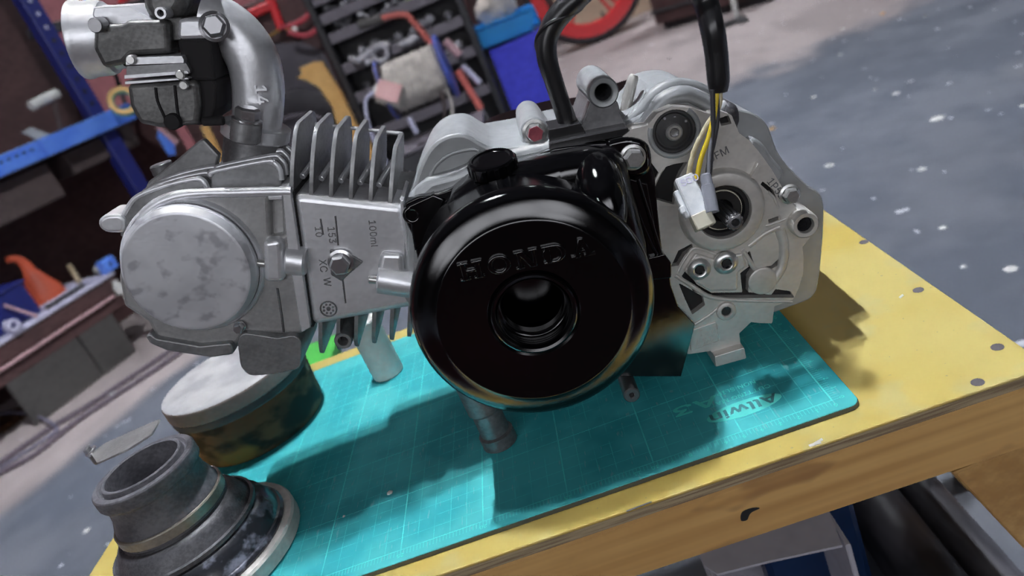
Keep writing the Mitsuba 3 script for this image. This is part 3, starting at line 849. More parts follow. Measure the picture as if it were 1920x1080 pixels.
ridge(79, [(-62.4,117.8), (-56.2,125.6), (-48.3,133.2), (-43.2,133.7), (-36.5,132.3)], 1.1)
ridge(79, [(-62.4,117.8), (-56.5,112.4), (-48.9,108.3)], 1.1)
ridge(78.6, [(-61.5,68.3), (-53.5,57.3), (-45.3,46.5), (-26.2,36.3), (-0.5,25.0)], [1.4, 1.5, 1.6, 1.3, 1.0])
ridge(78.8, [(-59.8,69.4), (-50.8,77.9), (-45.0,79.8), (-34.8,71.3)], 1.3)
ridge(78.8, [(-20.3,69.0), (-17.1,56.2), (-15.9,53.5)], 1.6)
ridge(78.8, [(-16.3,69.4), (-6.4,73.1), (3.5,74.3)], 1.8)
ridge(79, [(3.1,72.8), (3.1,62.2), (-1.2,49.6), (-9.0,41.9)], 3.2)
ridge(78.6, [(-65.5,32.0), (-56.9,33.9), (-48.1,36.3), (-41.2,39.5)], 1.3)
ridge(78.6, [(2.1,97.0), (4.6,92.0), (5.5,85.5)], 1.0)
ridge(78.6, [(-4.0,77.7), (3.6,77.4), (8.1,77.6)], 1.0)
# raised pad with two flanged bolts
pad = [(-56.1,70.0), (-46.6,78.2), (-37.2,70.1), (-20.5,67.5), (-21.0,58.4), (-26.7,56.4), (-29.8,45.6), (-45.6,51.7), (-51.5,60.0)]
add(side + '__pad', puff(P(pad, 1.5), 76.2, 80, 1.2, 3), 'm_face', 45)
for q in [(-47.6,68.2,6.8), (-32.0,66.1,7.1)]:
    add(side + '__bolt', lathe_y([(q[2] * .42, 75.6), (q[2] * .42, 73.6), (q[2] * .5, 73), (q[2] * .62, 72.8), (q[2] * .85, 73.6), (q[2], 74.6), (q[2], 76.4)], q[0], q[1], 40), 'm_zinc', 40, 'pale socket bolt')
    add(num(side + '__bolt_socket'), lathe_y([(0, 75.4), (q[2] * .45, 75.4), (q[2] * .45, 73.4)], q[0] + .2, q[1], 6), 'm_hole', False)
q, = [(-14.4,45.9,8.5)]
add(side + '__disc', lathe_y([(0, 75.6), (q[2] - 1, 75.6), (q[2], 76.4), (q[2], 79)], q[0], q[1], 40), 'm_face', 40, 'flat round casting pad')
add(side + '__hole_rim', lathe_y([(3, 79), (3, 76.8), (3.6, 76.2), (5.4, 76.4), (6, 77), (6.2, 79)], *[(-39.5,34.8,3.5)][0][:2], 32), 'm_face', 40)
add(side + '__hole_rim__bore', lathe_y([(0, 77.9), (3, 77.9)], *[(-39.5,34.8,3.5)][0][:2], 24), 'm_hole', 40)
# lug tube, bolt, boot at the right edge
q, = [(15.4,73.0,7.8)]
qi, = [(15.9,72.4,4.5)]
add(side + '__lug', lathe_y([(qi[2], 112), (qi[2], 70.8), (qi[2] + .5, 70.2), (q[2] - .8, 70), (q[2], 71), (q[2] + .8, 112), (qi[2], 112)], q[0], q[1], 48), 'm_face', 40, 'mounting lug')
add(side + '__lug__bore', lathe_y([(0, 108), (qi[2] - .15, 108), (qi[2] - .15, 73)], q[0], q[1], 28), 'm_rubber', 40, 'black liner painting the shade inside the lug')  # lug bore darkened by a black liner in place of real shade
lw = [(4.8,83.1), (16.0,79.9), (22.9,68.9), (18.4,60.2), (12.3,55.7), (2.1,61.3)]
add(side + '__lug_web', puff(P(lw, 2).difference(circ((lgx, lgz), lgr + .2)), 79, 112, 1, 3), 'm_face', 45)
q, = [(12.6,92.2)]
add(side + '__bolt', hexbolt((q[0], 76, q[1]), OUT, 4.6, 4.6, 1.25), 'm_zinc', 30)
rb = [(-5.9,149.6), (-1.5,149.7), (1.1,145.5), (-0.3,137.8), (-5.0,134.5), (-9.9,137.1)]
add(side + '__rubber_cap', puff(smoothpoly(rb, 4), 86, 112, 5, 4), 'm_rubber', 60, 'black rubber cap')
add(side + '__rubber_cap__rib', tube([X3(p, 87) for p in [(-11.4,140.6), (-7.9,137.9), (-2.9,137.8)]], 1.6, 10, 4), 'm_rubber', 60)
sh2 = [(1.8,127.3), (7.4,123.7), (10.7,113.8), (14.9,101.4), (6.9,96.2), (-2.6,110.6)]
add(side + '__shoulder', puff(smoothpoly(sh2, 4), 84, 150, 6, 4), 'm_case', 60)
# lower foot and casting plate
ft = [(-54.9,11.2), (-36.4,10.1), (-37.1,2.2), (-56.3,3.8)]
add(side + '__foot', puff(P(ft, .8), 72, 96, 1, 2), 'm_face', 45, 'casting foot')
tpn = [(-64.3,30.8), (-46.9,30.5), (-48.8,17.3), (-66.9,17.0)]
add(side + '__number_plate', puff(P(tpn, 1), 77.2, 79, .4, 2), 'm_face', 40)
ex = np.array((1, 0, -.10))
o, = [(-59.2,24.5)]
add(side + '__number_plate__lettering', text('I-W', 4.4, (o[0], 77.3, o[1]), unit((1, 0, -.12)), OUT, .5, False), 'm_face', False)
o, = [(-63.6,18.5)]
add(side + '__number_plate__lettering', text('A22', 4.6, (o[0], 77.3, o[1]), unit((1, 0, -.12)), OUT, .5, False), 'm_face', False)
o, = [(-23.9,125.6)]
add(side + '__lettering', text('JFM', 4.2, (o[0], 78.1, o[1]), unit((1, 0, .13)), OUT, .5, False), 'm_dark', False)
o, = [(2.5,103.5)]
add(side + '__lettering', text('1P52', 4.2, (o[0], 78.1, o[1]), unit((.35, 0, -.93)), OUT, .5, False), 'm_dark', False)
# bottom of the casing under the cover, resting on the mat
btm = P([(-180, 26), (-90, 26), (-60, 40), (-60, 70), (-180, 70), (-196, 44)], 4)
add(E + 'sump', puff(btm, 88, 186, 5, 3), 'm_face', 45, 'underside of the crankcase')
add(E + 'clutch_cover', puff(sbox(-900, 2, 900, 900).intersection(smoothpoly([(-199.7,105.4), (-168.9,146.8), (-142.1,165.1), (-116.7,165.4), (-90.8,162.1), (-71.9,157.0), (-51.8,155.6), (-31.5,154.8), (-18.8,149.8), (4.1,124.2), (11.4,91.7), (-4.4,35.2), (-51.1,-3.7), (-189.9,53.4)], 4)), 178, 236, 8, 4), 'm_gloss', 50, 'black clutch cover on the far side')

# ---- drain foot, shift shaft
add(E + 'drain_boss', puff(P([(-204, 36), (-190, 32), (-150, 44), (-150, 90), (-190, 90), (-204, 64)], 2), 78, 130, 3, 3), 'm_fin', 45)
add(E + 'drain_plug', lathe([(0, .2), (10.5, .2), (11.4, .9), (11.4, 9), (9.5, 10), (9.5, 26), (11, 28), (11, 60), (9, 64), (0, 65)], 40, (-198.5, 79, 0.1)), 'm_dark', 35, 'dark drain plug under the cover')
(hx, hz), = [(-109.8,12.4)]
add(E + 'shift_shaft', lathe_y([(1.6, 66), (1.6, 60.6), (2.2, 60), (4.2, 60), (5, 60.8), (5, 110)], hx, hz, 32), 'm_steel', 35, 'end of the gear shift shaft')
add(E + 'shift_shaft__bore', lathe_y([(0, 63), (1.7, 63)], hx, hz, 16), 'm_hole', 35)

# ---- glossy flywheel cover
cov = E + 'flywheel_cover'
CX, CZ = -141.2, 103.6
drum = [(22.4, 20.6), (24, 19.6), (49.0, 19.6), (50.2, 20.0), (51.2, 20.8), (53.8, 21.6), (56.4, 22.5), (59, 23.5), (61, 24.6), (62.6, 26.2), (63.6, 28.4), (64.1, 31), (64.2, 32.8), (63.8, 34.2), (62.6, 35.2), (62.0, 37), (63.0, 82)]
add(cov, lathe_y(drum, CX, CZ, 128), 'm_gloss', 28, 'glossy black flywheel cover')
add(cov + '__hole_rim', lathe_y([(22.6, 20.8), (22.2, 19.2), (21.4, 18.7), (20.0, 19.2), (19.2, 20.4), (18.8, 21.4), (18.2, 22), (18.2, 23.2), (18.8, 23.6), (18.2, 24.2), (18.2, 25.4), (18.8, 25.8), (18.2, 26.4), (18.2, 31), (17.0, 31.6), (16.4, 32.4), (16.4, 38)], CX, CZ, 96), 'm_gloss', 28, 'threaded rim of the inspection hole')
add(cov + '__inner_wall', lathe_y([(16.4, 38), (26, 38.5), (26, 72), (0, 72)], CX, CZ, 64), 'm_hole', 30)
nx_, nz_ = CX + 1, CZ - 1
add(cov + '__crank_nut', hexbolt((nx_, 70, nz_), OUT, 7.5, 6, 1.5, 2.5), 'm_steel', 30, 'flywheel nut inside the hole')
add(cov + '__crank_nut__shaft', lathe_y([(1.5, 60), (1.5, 58.4), (3.6, 58.4), (4.2, 59), (4.2, 66)], nx_, nz_, 28), 'm_steel', 35)
# slab serif letters, raised


def slab_letter(ch):
    R = lambda a, b, c, d: sbox(a, b, c, d)
    if ch == 'H':
        g = [R(.14, 0, .42, 1), R(.88, 0, 1.16, 1), R(.3, .42, 1, .58)] + [R(a, b, a + .56, b + .13) for a in (0, .74) for b in (0, .87)]
        return unary_union(g), 1.3
    if ch == 'O':
        e = shapely.affinity.translate(shapely.affinity.scale(circ((0, 0), 1, 16), .62, .52), .62, .5)
        i = shapely.affinity.translate(shapely.affinity.scale(circ((0, 0), 1, 16), .34, .36), .62, .5)
        return e.difference(i), 1.24
    if ch == 'N':
        g = [R(.14, 0, .32, 1), R(.92, 0, 1.10, 1), Polygon([(.14, 1), (.50, 1), (1.10, 0), (.76, 0)]), R(0, 0, .46, .13), R(0, .87, .4, 1), R(.78, .87, 1.24, 1)]
        return unary_union(g), 1.24
    if ch == 'D':
        e = unary_union([R(.14, 0, .6, 1), shapely.affinity.translate(shapely.affinity.scale(circ((0, 0), 1, 16), .62, .5), .6, .5)])
        i = unary_union([R(.42, .13, .6, .87), shapely.affinity.translate(shapely.affinity.scale(circ((0, 0), 1, 16), .33, .37), .6, .5).intersection(R(.5, 0, 2, 1))])
        return unary_union([e.difference(i), R(0, 0, .5, .13), R(0, .87, .5, 1)]), 1.24
    g = [Polygon([(.13, 0), (.36, 0), (.76, 1), (.48, 1)]), Polygon([(.80, 0), (1.10, 0), (.76, 1), (.54, 1)]), R(.3, .26, .95, .38), R(0, 0, .48, .13), R(.66, 0, 1.26, .13)]
    return unary_union(g), 1.26


a_, b_ = [(-168.6,134.5), (-101.4,122.8)]
dvec = np.array((b_[0] - a_[0], b_[1] - a_[1]))
span = np.linalg.norm(dvec)
ang = math.degrees(math.atan2(dvec[1], dvec[0]))
hcap = 9.6
adv = [slab_letter(c_)[1] for c_ in 'HONDA']
gap = (span / hcap - sum(adv)) / 4
pos = 0.0
for c_ in 'HONDA':
    g, w_ = slab_letter(c_)
    g = shapely.affinity.scale(shapely.affinity.translate(g, pos, 0), hcap, hcap, origin=(0, 0))
    g = shapely.affinity.translate(shapely.affinity.rotate(g, ang, origin=(0, 0)), *a_)
    add(cov + '__letter', puff(g, 17.7, 20, .6, 3), 'm_gloss', 40, f'raised letter {c_}')
    pos += w_ + gap
# mounting flange, upper platform and side wall of the cover
fl = [(-189.0,168.0), (-180.7,168.5), (-169.9,166.1), (-162.3,165.7), (-153.1,167.8), (-147.5,170.7), (-130.8,169.8), (-113.4,166.0), (-101.1,165.5), (-84.0,161.1), (-67.9,155.9), (-60.6,151.7), (-56.2,146.1), (-54.6,135.2), (-55.2,129.5), (-59.9,108.1), (-64.3,85.5), (-63.7,74.5), (-73.2,56.3), (-113.4,26.5), (-167.0,24.5), (-203.9,56.4), (-201.9,109.5), (-192.9,148.6), (-193.1,156.2)]
fp = P(fl, 1.5)
add(cov + '__flange', puff(fp, 77, 87, 1.5, 3), 'm_gloss', 35, 'flange of the cover')
# hood that joins the platform and the drum
hood = [(-162.3,165.7), (-148.5,169.8), (-125.1,168.1), (-102.1,164.6), (-84.2,160.6), (-70.8,154.5), (-68.5,144.7), (-69.4,125.4), (-71.4,99.0), (-75.6,72.1), (-123.9,46.7), (-178.2,84.8), (-189.8,136.9)]
add(cov + '__hood', puff(P(hood, 2), 58, 94, 12, 7), 'm_gloss', 50, 'upper hood of the cover')
plat = [(-140.8,87.2), (-102.7,65.1), (-99.9,68.3), (-77.0,27.0), (-77.1,11.7), (-84.6,-2.8), (-116.1,15.2), (-142.8,38.5)]
plt_ = [(x, y, 167) for x, y in plat]
pf = [(-150.0,166.2), (-142.1,168.6), (-101.9,163.3), (-74.2,156.8), (-68.4,153.2), (-70.4,141.4), (-90.5,136.0), (-150.0,153.3)]
add(cov + '__platform', puff(P(pf, 1.5), 66, 106, 7, 5), 'm_gloss_dust', 50, 'dusty top of the cover')
# ear at the left with a hole
q, = [(-188.1,160.2)]
ear = unary_union([circ(q, 5.4), P([(-188.3,166.3), (-172.5,167.1), (-167.2,161.7), (-186.8,143.4), (-195.6,140.0)])])
add(cov + '__ear', puff(ear.difference(circ(q, 2.6)), 76, 86, 1.2, 3), 'm_gloss', 35)
add(cov + '__ear__hole', lathe_y([(0, 84), (2.7, 84), (2.7, 76.8)], q[0], q[1], 20), 'm_hole', 35)
# rounded horn running from the platform into the drum
h = [(-86.6,82.0,147.6)][0], [(-85.8,64.0,147.0)][0], [(-86.6,50.0,140.7)][0], [(-87.3,42.0,128.7)][0], [(-86.4,40.0,118.4)][0]
add(cov + '__horn', tube(h, [10, 12, 12, 9, 3], 28, 8), 'm_gloss', 70, 'rounded horn')
# tapered fins at the right of the drum
add(cov + '__fin', puff(P([(-72.5,138.8), (-60.8,129.2), (-66.2,89.4), (-64.9,81.1), (-68.0,79.6), (-76.4,93.6), (-75.3,117.0)], .8), 72, 86, 1.2, 3), 'm_gloss', 35)
for pts in ([(-71.9,136.9), (-70.8,115.2), (-69.2,94.1), (-66.8,83.3)], [(-64.9,133.8), (-65.3,112.9), (-66.0,87.9)], [(-84.7,107.3), (-79.3,94.7), (-72.1,86.9)]):
    add(cov + '__rib', tube([X3(p, 72) for p in pts], [1.2] * len(pts), 10, 5), 'm_gloss', 60)
ear2 = [(-74.6,88.7), (-64.2,87.3), (-62.3,80.9), (-64.9,72.1), (-77.4,75.7)]
add(cov + '__ear', puff(P(ear2, .8), 69, 86, 1.4, 3), 'm_gloss', 35)
# broad guard at the lower right
gd = [(-78.0,95.0), (-64.2,78.8), (-66.4,67.3), (-66.2,52.6), (-60.3,37.8), (-63.3,32.2), (-78.0,7.1), (-111.5,21.2), (-124.6,29.1), (-123.5,52.0), (-91.4,68.5)]
add(cov + '__guard', puff(P(gd, .5), 70, 80, .8, 2), 'm_gloss', 35, 'broad black guard at the lower right')
(gx, gz), = [(-63.5,145.6)]
# bolt lug at the top right
lug = [(-74.9,157.1), (-70.2,158.4), (-60.2,155.6), (-53.3,148.4), (-55.2,136.5), (-61.2,133.1), (-69.6,135.8), (-74.7,145.0)]
add(cov + '__lug', puff(smoothpoly(lug, 4), 75, 90, 2.5, 3), 'm_gloss', 45)
add(cov + '__bolt', hexbolt((gx, 75, gz), OUT, 5.6, 5.6, 1.28, spin=.1), 'm_zinc', 30, 'hex bolt')
# filler cap
cap_ax = unit((.15, -.2, .97))
(kx2, kz2), = [(-137.1,162.3)]
o = np.array((kx2, 72, kz2))
capk = add(cov + '__filler_cap', lathe([(9.5, -6), (10.4, 0), (11, 1.5), (11, 3), (10.6, 3.4), (10.8, 4), (12.6, 5), (13.0, 6), (13.0, 12.2), (12.2, 13.2), (10.6, 13.4), (10, 12.6), (0, 12.4)], 48, o, cap_ax), 'm_gloss', 35, 'black timing cap')
fr = aim(o, cap_ax)
for i in range(12):
    t = i * math.pi / 6
    x, y = fr[:3, 0] * math.cos(t) + fr[:3, 1] * math.sin(t), -fr[:3, 0] * math.sin(t) + fr[:3, 1] * math.cos(t)
    add(capk + '__grip', rbox(o + x * 13 + cap_ax * 9, (1.2, 2.6, 6.4), .4, x, y, cap_ax), 'm_gloss', 30)

# ---- cylinder with cooling fins
cyl = E + 'cylinder'
fc = [(-246.9,194.9), (-192.2,165.0), (-194.8,150.6), (-201.9,128.8), (-212.5,105.1), (-274.6,116.8), (-263.7,147.0)]
fcp = P(fc, .6)
add(cyl, puff(fcp, 86, 150, 4.5, 5), 'm_alu', 40, 'cast aluminium cylinder')
pb0, pb1 = np.array(X3([(-247.7,194.0)][0], 90)), np.array(X3([(-194.0,164.8)][0], 90))
pc0, pc1 = np.array(X3([(-270.4,114.9)][0], 90)), np.array(X3([(-215.3,102.8)][0], 90))


def fin_profile(h, y0, y1, r=15, n=8):
    """Outline of a cooling fin in (y, height), rounded at the top corners."""
    t = np.linspace(0, math.pi / 2, n)
    left = [(y0 + r * .75 * (1 - math.cos(a)), h - r * 1.5 + r * 1.5 * math.sin(a)) for a in t]
    right = [(y1 - r * .75 * (1 - math.sin(a)), h - r * 1.5 + r * 1.5 * math.cos(a)) for a in t]
    return Polygon([(y0, -16)] + left + right + [(y1, -16)])


def plate(poly, c, ey, ez, th, r=.5):
    """Plate of outline (y, height) standing at c, thickness th along ey x ez."""
    m = puff(poly, -th / 2, th / 2, r, 2)
    v = np.array(m.vertices)
    n = unit(np.cross(ey, ez))
    q = np.asarray(c) + np.outer(v[:, 0], ey) + np.outer(v[:, 2], ez) - np.outer(v[:, 1], n)
    return T3(q, m.faces)


EY = np.array((0., 1, 0))
xs = [546, 583, 621, 659, 697, 735]
for i, x in enumerate(xs):
    c = pb0 + (pb1 - pb0) * (x - 546) / (756 - 546)
    c = c.copy(); c[1] = 0
    hh = [37, 37, 36.5, 35.5, 33, 30][i]
    add(cyl + '__fin', plate(fin_profile(hh, 88.5, 162, 24), c, EY, WVEC, 2.4), 'm_fin', 30, 'upper cooling fin' if i == 0 else None)
for i in range(6):
    c = pc0 + (pc1 - pc0) * (i + .02) / 5.1
    c = c.copy(); c[1] = 0
    add(cyl + '__fin', plate(fin_profile(24 - i * .3, 90, 182, 13), c, EY, -WVEC, 2.4), 'm_fin', 30, 'lower cooling fin' if i == 0 else None)
# barrel between the fins and damper bars
ba = (pb0 + pc0) / 2; bb_ = (pb1 + pc1) / 2
ba = np.array((ba[0], 137, ba[2])); bb_ = np.array((bb_[0], 137, bb_[2]))
add(cyl + '__barrel', rod(ba, bb_ + UVEC * 6, 40, 40), 'm_fin', 40)
for i in range(5):
    c = (pb0 + (pb1 - pb0) * (xs[i] + 19 - 546) / 210)
    base = np.array((c[0], 104, c[2])) + WVEC * 8
    add(cyl + '__bar', rod(base - UVEC * 3 - WVEC * 2, base + EY * 22 + WVEC * 8 + UVEC * 3, 1.9, 12), 'm_alu', 40, 'stub between the fins' if i == 0 else None)
    add(cyl + '__bar', rod(base + EY * 46 + WVEC * 20 - UVEC * 6, base + EY * 46 + WVEC * 20 + UVEC * 6, 1.2, 8), 'm_alu', 40)
# cast marks on the flank
YC = 85.7


def mark(s, px, h, d=(-.34, 0, -.94)):
    add(cyl + '__lettering', text(s, h, (px[0], YC + .3, px[1]), unit(d), OUT, .55, False), 'm_dark', False)


p1, p2, p3, p4, p5 = [(-243.7,172.7), (-237.1,170.0), (-213.9,164.7), (-250.6,153.8), (-253.4,142.7)]
mark('10', p1, 3.8)
mark('153', p2, 4.0)
mark('100ml', p3, 3.9)
mark('XC', p4, 4.2)
mark('W', p5, 4.2)
q, = [(-259.6,123.5)]
emb = ring((q[0], YC, q[1]), (0, 1, 0), 4.7, .5, 40, 8)
add(cyl + '__emblem', emb, 'm_dark', 60, 'round cast emblem')
for i in range(8):
    t = i * math.pi / 4
    add(cyl + '__emblem__dot', lathe_y([(0, YC - .5), (.6, YC - .4), (.75, YC + .4)], q[0] + 2.9 * math.cos(t), q[1] + 2.9 * math.sin(t), 10), 'm_dark', 40)
add(cyl + '__emblem__hub', lathe_y([(0, YC - .5), (1.2, YC - .4), (1.4, YC + .4)], q[0], q[1], 14), 'm_dark', 40)
for pts in ([(-230.2,173.7), (-236.6,157.3)], [(-243.1,138.5), (-248.6,123.1)], [(-238.7,175.4), (-241.6,166.3)]):
    add(cyl + '__seam', tube([X3(p, YC + .2) for p in pts], .5, 8, 2), 'm_dark', 60)
# bolt with pointed plate
q, = [(-239.1,148.0)]
pp = [(-241.7,157.3), (-236.3,153.0), (-230.7,147.9), (-227.4,142.9), (-235.0,140.4), (-244.3,136.9), (-248.2,142.9)]
add(cyl + '__tab', puff(P(pp, .8), 84.4, 87, .5, 2), 'm_dark', 35)
add(cyl + '__bolt', hexbolt((q[0], 84.4, q[1]), OUT, 6.2, 6.5, 1.22), 'm_chrome', 30, 'bright hex bolt')
# bosses along the joint with the head and at the crankcase end
b0, = [(-267.3,161.0)]; b1, = [(-257.3,155.5)]
add(cyl + '__boss', rod(X3(b0, 85), X3(b1, 85), 8.8, 28, 1.2), 'm_alu', 40, 'bolt boss')
b0, = [(-224.3,130.5)]; b1, = [(-205.2,119.0)]
add(cyl + '__boss', rod(X3(b0, 84.5), X3(b1, 84.5), 8.6, 28, 1.2), 'm_alu', 40)
add(cyl + '__boss', puff(P([(-220.3,138.0), (-215.0,145.0), (-203.4,139.6), (-208.9,126.1), (-222.8,131.2)], 2), 82, 90, 3, 4), 'm_alu', 50)
s0, = [(-228.5,132.9)]; s1, = [(-222.6,129.8)]
add(cyl + '__stud', rod(X3(s0, 82), X3(s1, 82), 2.4, 16), 'm_zinc', 40)
# round pipe stub under the flank
q, = [(-262.0,100.0,5.5)]
qi, = [(-262.0,100.0,2.9)]
add(cyl + '__stub', lathe_y([(qi[2], 98), (qi[2], 88.6), (qi[2] + .4, 88), (q[2] - .6, 88), (q[2], 88.8), (q[2], 130)], q[0], q[1], 32), 'm_fin', 40)
add(cyl + '__stub__bore', lathe_y([(0, 95), (qi[2], 95)], q[0], q[1], 20), 'm_hole', 40)
# gasket lines
g0 = [(-246.5,195.5), (-245.2,195.0), (-273.0,116.3), (-274.6,116.6)]
add(E + 'head_gasket', puff(P(g0), 85.4, 150, .3, 1), 'm_gasket', 30, 'dark gasket between head and cylinder')
g0 = [(-192.1,169.5), (-190.5,168.1), (-211.2,104.0), (-213.6,104.2)]
add(E + 'base_flange', puff(P(g0), 83.5, 150, .8, 2), 'm_alu', 30, 'bright flange at the foot of the cylinder')

# ---- cylinder head
hd = E + 'cylinder_head'
ho = [(-360.2,156.8), (-361.3,146.7), (-355.9,139.0), (-333.9,125.6), (-325.2,121.9), (-316.9,125.1), (-312.2,128.5), (-281.6,115.4), (-274.1,117.6), (-246.4,195.0), (-248.9,198.9), (-257.2,200.7), (-274.8,207.1), (-289.9,212.6), (-304.5,217.2), (-319.1,216.8), (-334.1,211.6), (-347.1,203.3), (-360.4,187.7), (-367.6,170.7)]
slot = P([(-259.1,196.5), (-253.0,194.3), (-262.0,175.4), (-268.7,176.7)], .8)
add(hd, puff(P(ho, 1).difference(slot), 84, 168, 2.5, 3), 'm_head', 40, 'cast aluminium cylinder head')
led = [X3(p, 84) for p in [(-346.6,200.4), (-334.6,210.8), (-318.9,216.8), (-303.9,216.9), (-289.2,212.6), (-274.3,206.9), (-256.8,200.4), (-245.7,195.9)]]
add(hd + '__ledge', tube(led, [1.5, 3, 3.4, 3.2, 2.8, 2.8, 2.8, 2.8], 12, 6), 'm_alu', 60, 'rounded ledge')
jf = [(-249.1,199.3), (-245.4,196.5), (-273.2,118.2), (-279.8,117.1), (-272.8,137.4), (-263.1,165.8)]
add(hd + '__joint_flange', puff(P(jf, .6), 81.5, 150, 1.5, 3), 'm_alu', 40)
# round cover
px, pz, pr_ = -317.4, 178.0, 37.7
cp = hd + '__round_cover'
add(cp, lathe_y([(0, 71.8), (pr_ - 4.2, 72), (pr_ - 2.6, 72.6), (pr_ - .6, 75.2), (pr_, 76.6), (pr_, 80), (pr_ - .8, 81), (pr_ - .8, 84)], px, pz, 96), 'm_cap', 22, 'flat round cam cover with smudges')
add(cp + '__rim', lathe_y([(pr_ + .2, 82), (pr_ + 1.6, 81.2), (pr_ + 2.4, 82), (pr_ + 3.2, 86)], px, pz, 96), 'm_alu', 40)
# front bosses of the joint
bl = [(-271.9,177.4), (-261.4,174.5), (-272.8,150.5), (-283.4,154.8)]
add(hd + '__boss', puff(P(bl, 1), 78, 90, 3, 4), 'm_alu', 45)
add(hd + '__slot_floor', puff(slot.buffer(.5), 90, 92, 0, 1), 'm_head', 35)
add(hd + '__slot_cap', puff(P([(-258.4,198.8), (-250.8,196.3), (-251.7,194.1), (-258.8,196.6)], .6), 81.5, 86, .8, 2), 'm_alu', 35)
s0, = [(-283.1,166.8)]; s1, = [(-277.7,164.2)]
add(hd + '__stud', rod(X3(s0, 81), X3(s1, 81), 2.3, 16), 'm_zinc', 40, 'stud end')
add(hd + '__seam', tube([X3(p, 83.8) for p in [(-280.2,147.4), (-286.0,131.3), (-290.1,120.8)]], .7, 8, 4), 'm_dark', 60)
# exhaust side block below
eb = [(-316.1,126.9), (-311.9,132.0), (-304.9,128.0), (-293.5,120.5), (-282.1,118.1), (-281.5,112.5), (-285.4,104.8), (-290.3,96.7), (-305.0,98.8), (-321.2,104.1), (-322.4,111.7)]
add(hd + '__port_block', puff(P(eb, 2), 79, 132, 5, 5), 'm_fin', 50, 'rounded block under the head')
eb2 = [(-363.6,158.0), (-358.9,146.9), (-338.3,132.9), (-319.8,127.5), (-322.5,120.1), (-335.9,123.3), (-357.5,137.1), (-364.2,145.3)]
add(hd + '__lower_cover', puff(P(eb2, 2), 80, 130, 4, 4), 'm_fin', 50)
q, = [(-311.2,134.6)]
add(hd + '__bolt', hexbolt((q[0], 82, q[1]), OUT, 3.0, 4, 1.2), 'm_chrome', 30)
# rounded lug at the far left
lg = [(-340.7,217.8), (-350.9,221.6), (-355.8,221.1), (-358.4,218.7), (-358.9,215.1), (-356.4,211.9), (-347.0,207.8)]
add(hd + '__lug', puff(P(lg, 2), 92, 112, 4, 4), 'm_alu', 45, 'rounded lug')
# fins, first pack above the round cover
f1 = [(-354.2,205.2), (-343.1,217.3), (-331.6,223.5), (-314.1,223.7), (-296.5,220.9), (-292.8,219.1), (-292.0,214.8), (-294.3,208.3), (-323.7,210.7)]
f2 = [(-294.6,207.2), (-288.5,218.6), (-284.9,220.1), (-255.6,214.6), (-252.2,212.2), (-250.9,207.7), (-252.7,201.7), (-256.5,193.8)]
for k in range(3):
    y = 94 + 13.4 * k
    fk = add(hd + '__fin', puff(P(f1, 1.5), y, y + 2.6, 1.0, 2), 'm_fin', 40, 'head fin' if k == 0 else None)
    add(hd + '__fin_highlight', tube([X3(q, y + 1.3) for q in f1[1:8]], 1.7, 10, 5), 'm_alu', 60, 'bright bead standing in for the highlight on a head fin edge' if k == 0 else None)  # brighter aluminium bead imitates the light catching the fin edge
f1b = [(-352.2,216.9), (-339.1,226.1), (-316.8,231.4), (-298.5,236.6), (-295.3,236.0), (-291.9,224.2), (-302.8,211.4), (-339.7,211.8)]
add(hd + '__fin', puff(P(f1b, 1.5), 133, 138, 1.2, 2), 'm_fin', 40)
add(hd + '__rear_boss', rod(X3([(-334.6,232.1)][0], 150), X3([(-335.3,223.5)][0], 150), 7, 24), 'm_dark', 40)
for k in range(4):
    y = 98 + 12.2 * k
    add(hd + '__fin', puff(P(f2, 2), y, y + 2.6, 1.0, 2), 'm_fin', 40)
    add(hd + '__fin_highlight', tube([X3(q, y + 1.3) for q in f2[1:7]], 1.7, 10, 5), 'm_alu', 60)  # edge highlight again, as a bright bead on the second pack

# ---- inlet pipe
inl = E + 'inlet_pipe'
path = [(-259.5,132.0,296.3), (-252.9,132.0,291.2), (-246.8,132.0,280.1), (-245.5,132.0,266.3), (-249.6,132.0,252.4), (-256.3,132.0,240.1), (-263.7,132.0,229.1)]
add(inl, tube(path, [14.2, 14.4, 14.6, 15, 15, 14.6, 14.2], 32, 8), 'm_alu', 60, 'curved cast inlet pipe')
b = np.array(path[-1])
fa = unit(np.array(path[-1]) - np.array(path[-2]))
add(inl + '__flange', lathe([(0, -5), (18, -5), (20, -4), (20, 3), (19, 4), (0, 4)], 36, b, fa), 'm_alu', 35, 'foot flange')
add(inl + '__riser', lathe([(17, 3), (18, 6), (18, 26), (22, 32)], 36, b, fa), 'm_dark', 35)
q = [(-257.5,108.0,238.1)][0]
add(inl + '__bolt', hexbolt(np.array(q), -fa, 7.0, 6.5, 1.2), 'm_chrome', 30, 'bright flange bolt')
add(inl + '__bolt_boss', rod(np.array(q), np.array(q) + fa * 12, 8.5, 20), 'm_fin', 40)
q = [(-246.7,116.0,254.2)][0]
add(inl + '__lettering', text('14', 6.5, (q[0], 117.2, q[2]), unit(np.array([(-251.1,243.5)][0]) - np.array([(-247.6,253.6)][0])).tolist()[:1] + [0] + unit(np.array([(-251.1,243.5)][0]) - np.array([(-247.6,253.6)][0])).tolist()[1:], OUT, 1.2), 'm_alu', False)
fq = [(-265.2,299.3), (-261.1,298.5), (-243.4,291.3), (-246.1,282.9), (-249.1,282.3), (-269.6,289.8), (-270.0,292.3)]
add(inl + '__carburetor_flange', puff(P(fq, 1.5), 108, 150, 2, 3), 'm_alu', 45, 'flange to the carburetor')
q = [(-249.1,289.0)][0]
add(inl + '__bolt', hexbolt((q[0], 108, q[1]), unit((.25, -.95, .1)), 6.2, 4.5, 1.3), 'm_steel', 30)

# ---- carburetor
cb = E + 'carburetor'
C1 = unit((.935, 0, -.355)); C3 = unit((.355, 0, .935))
Y0 = 128


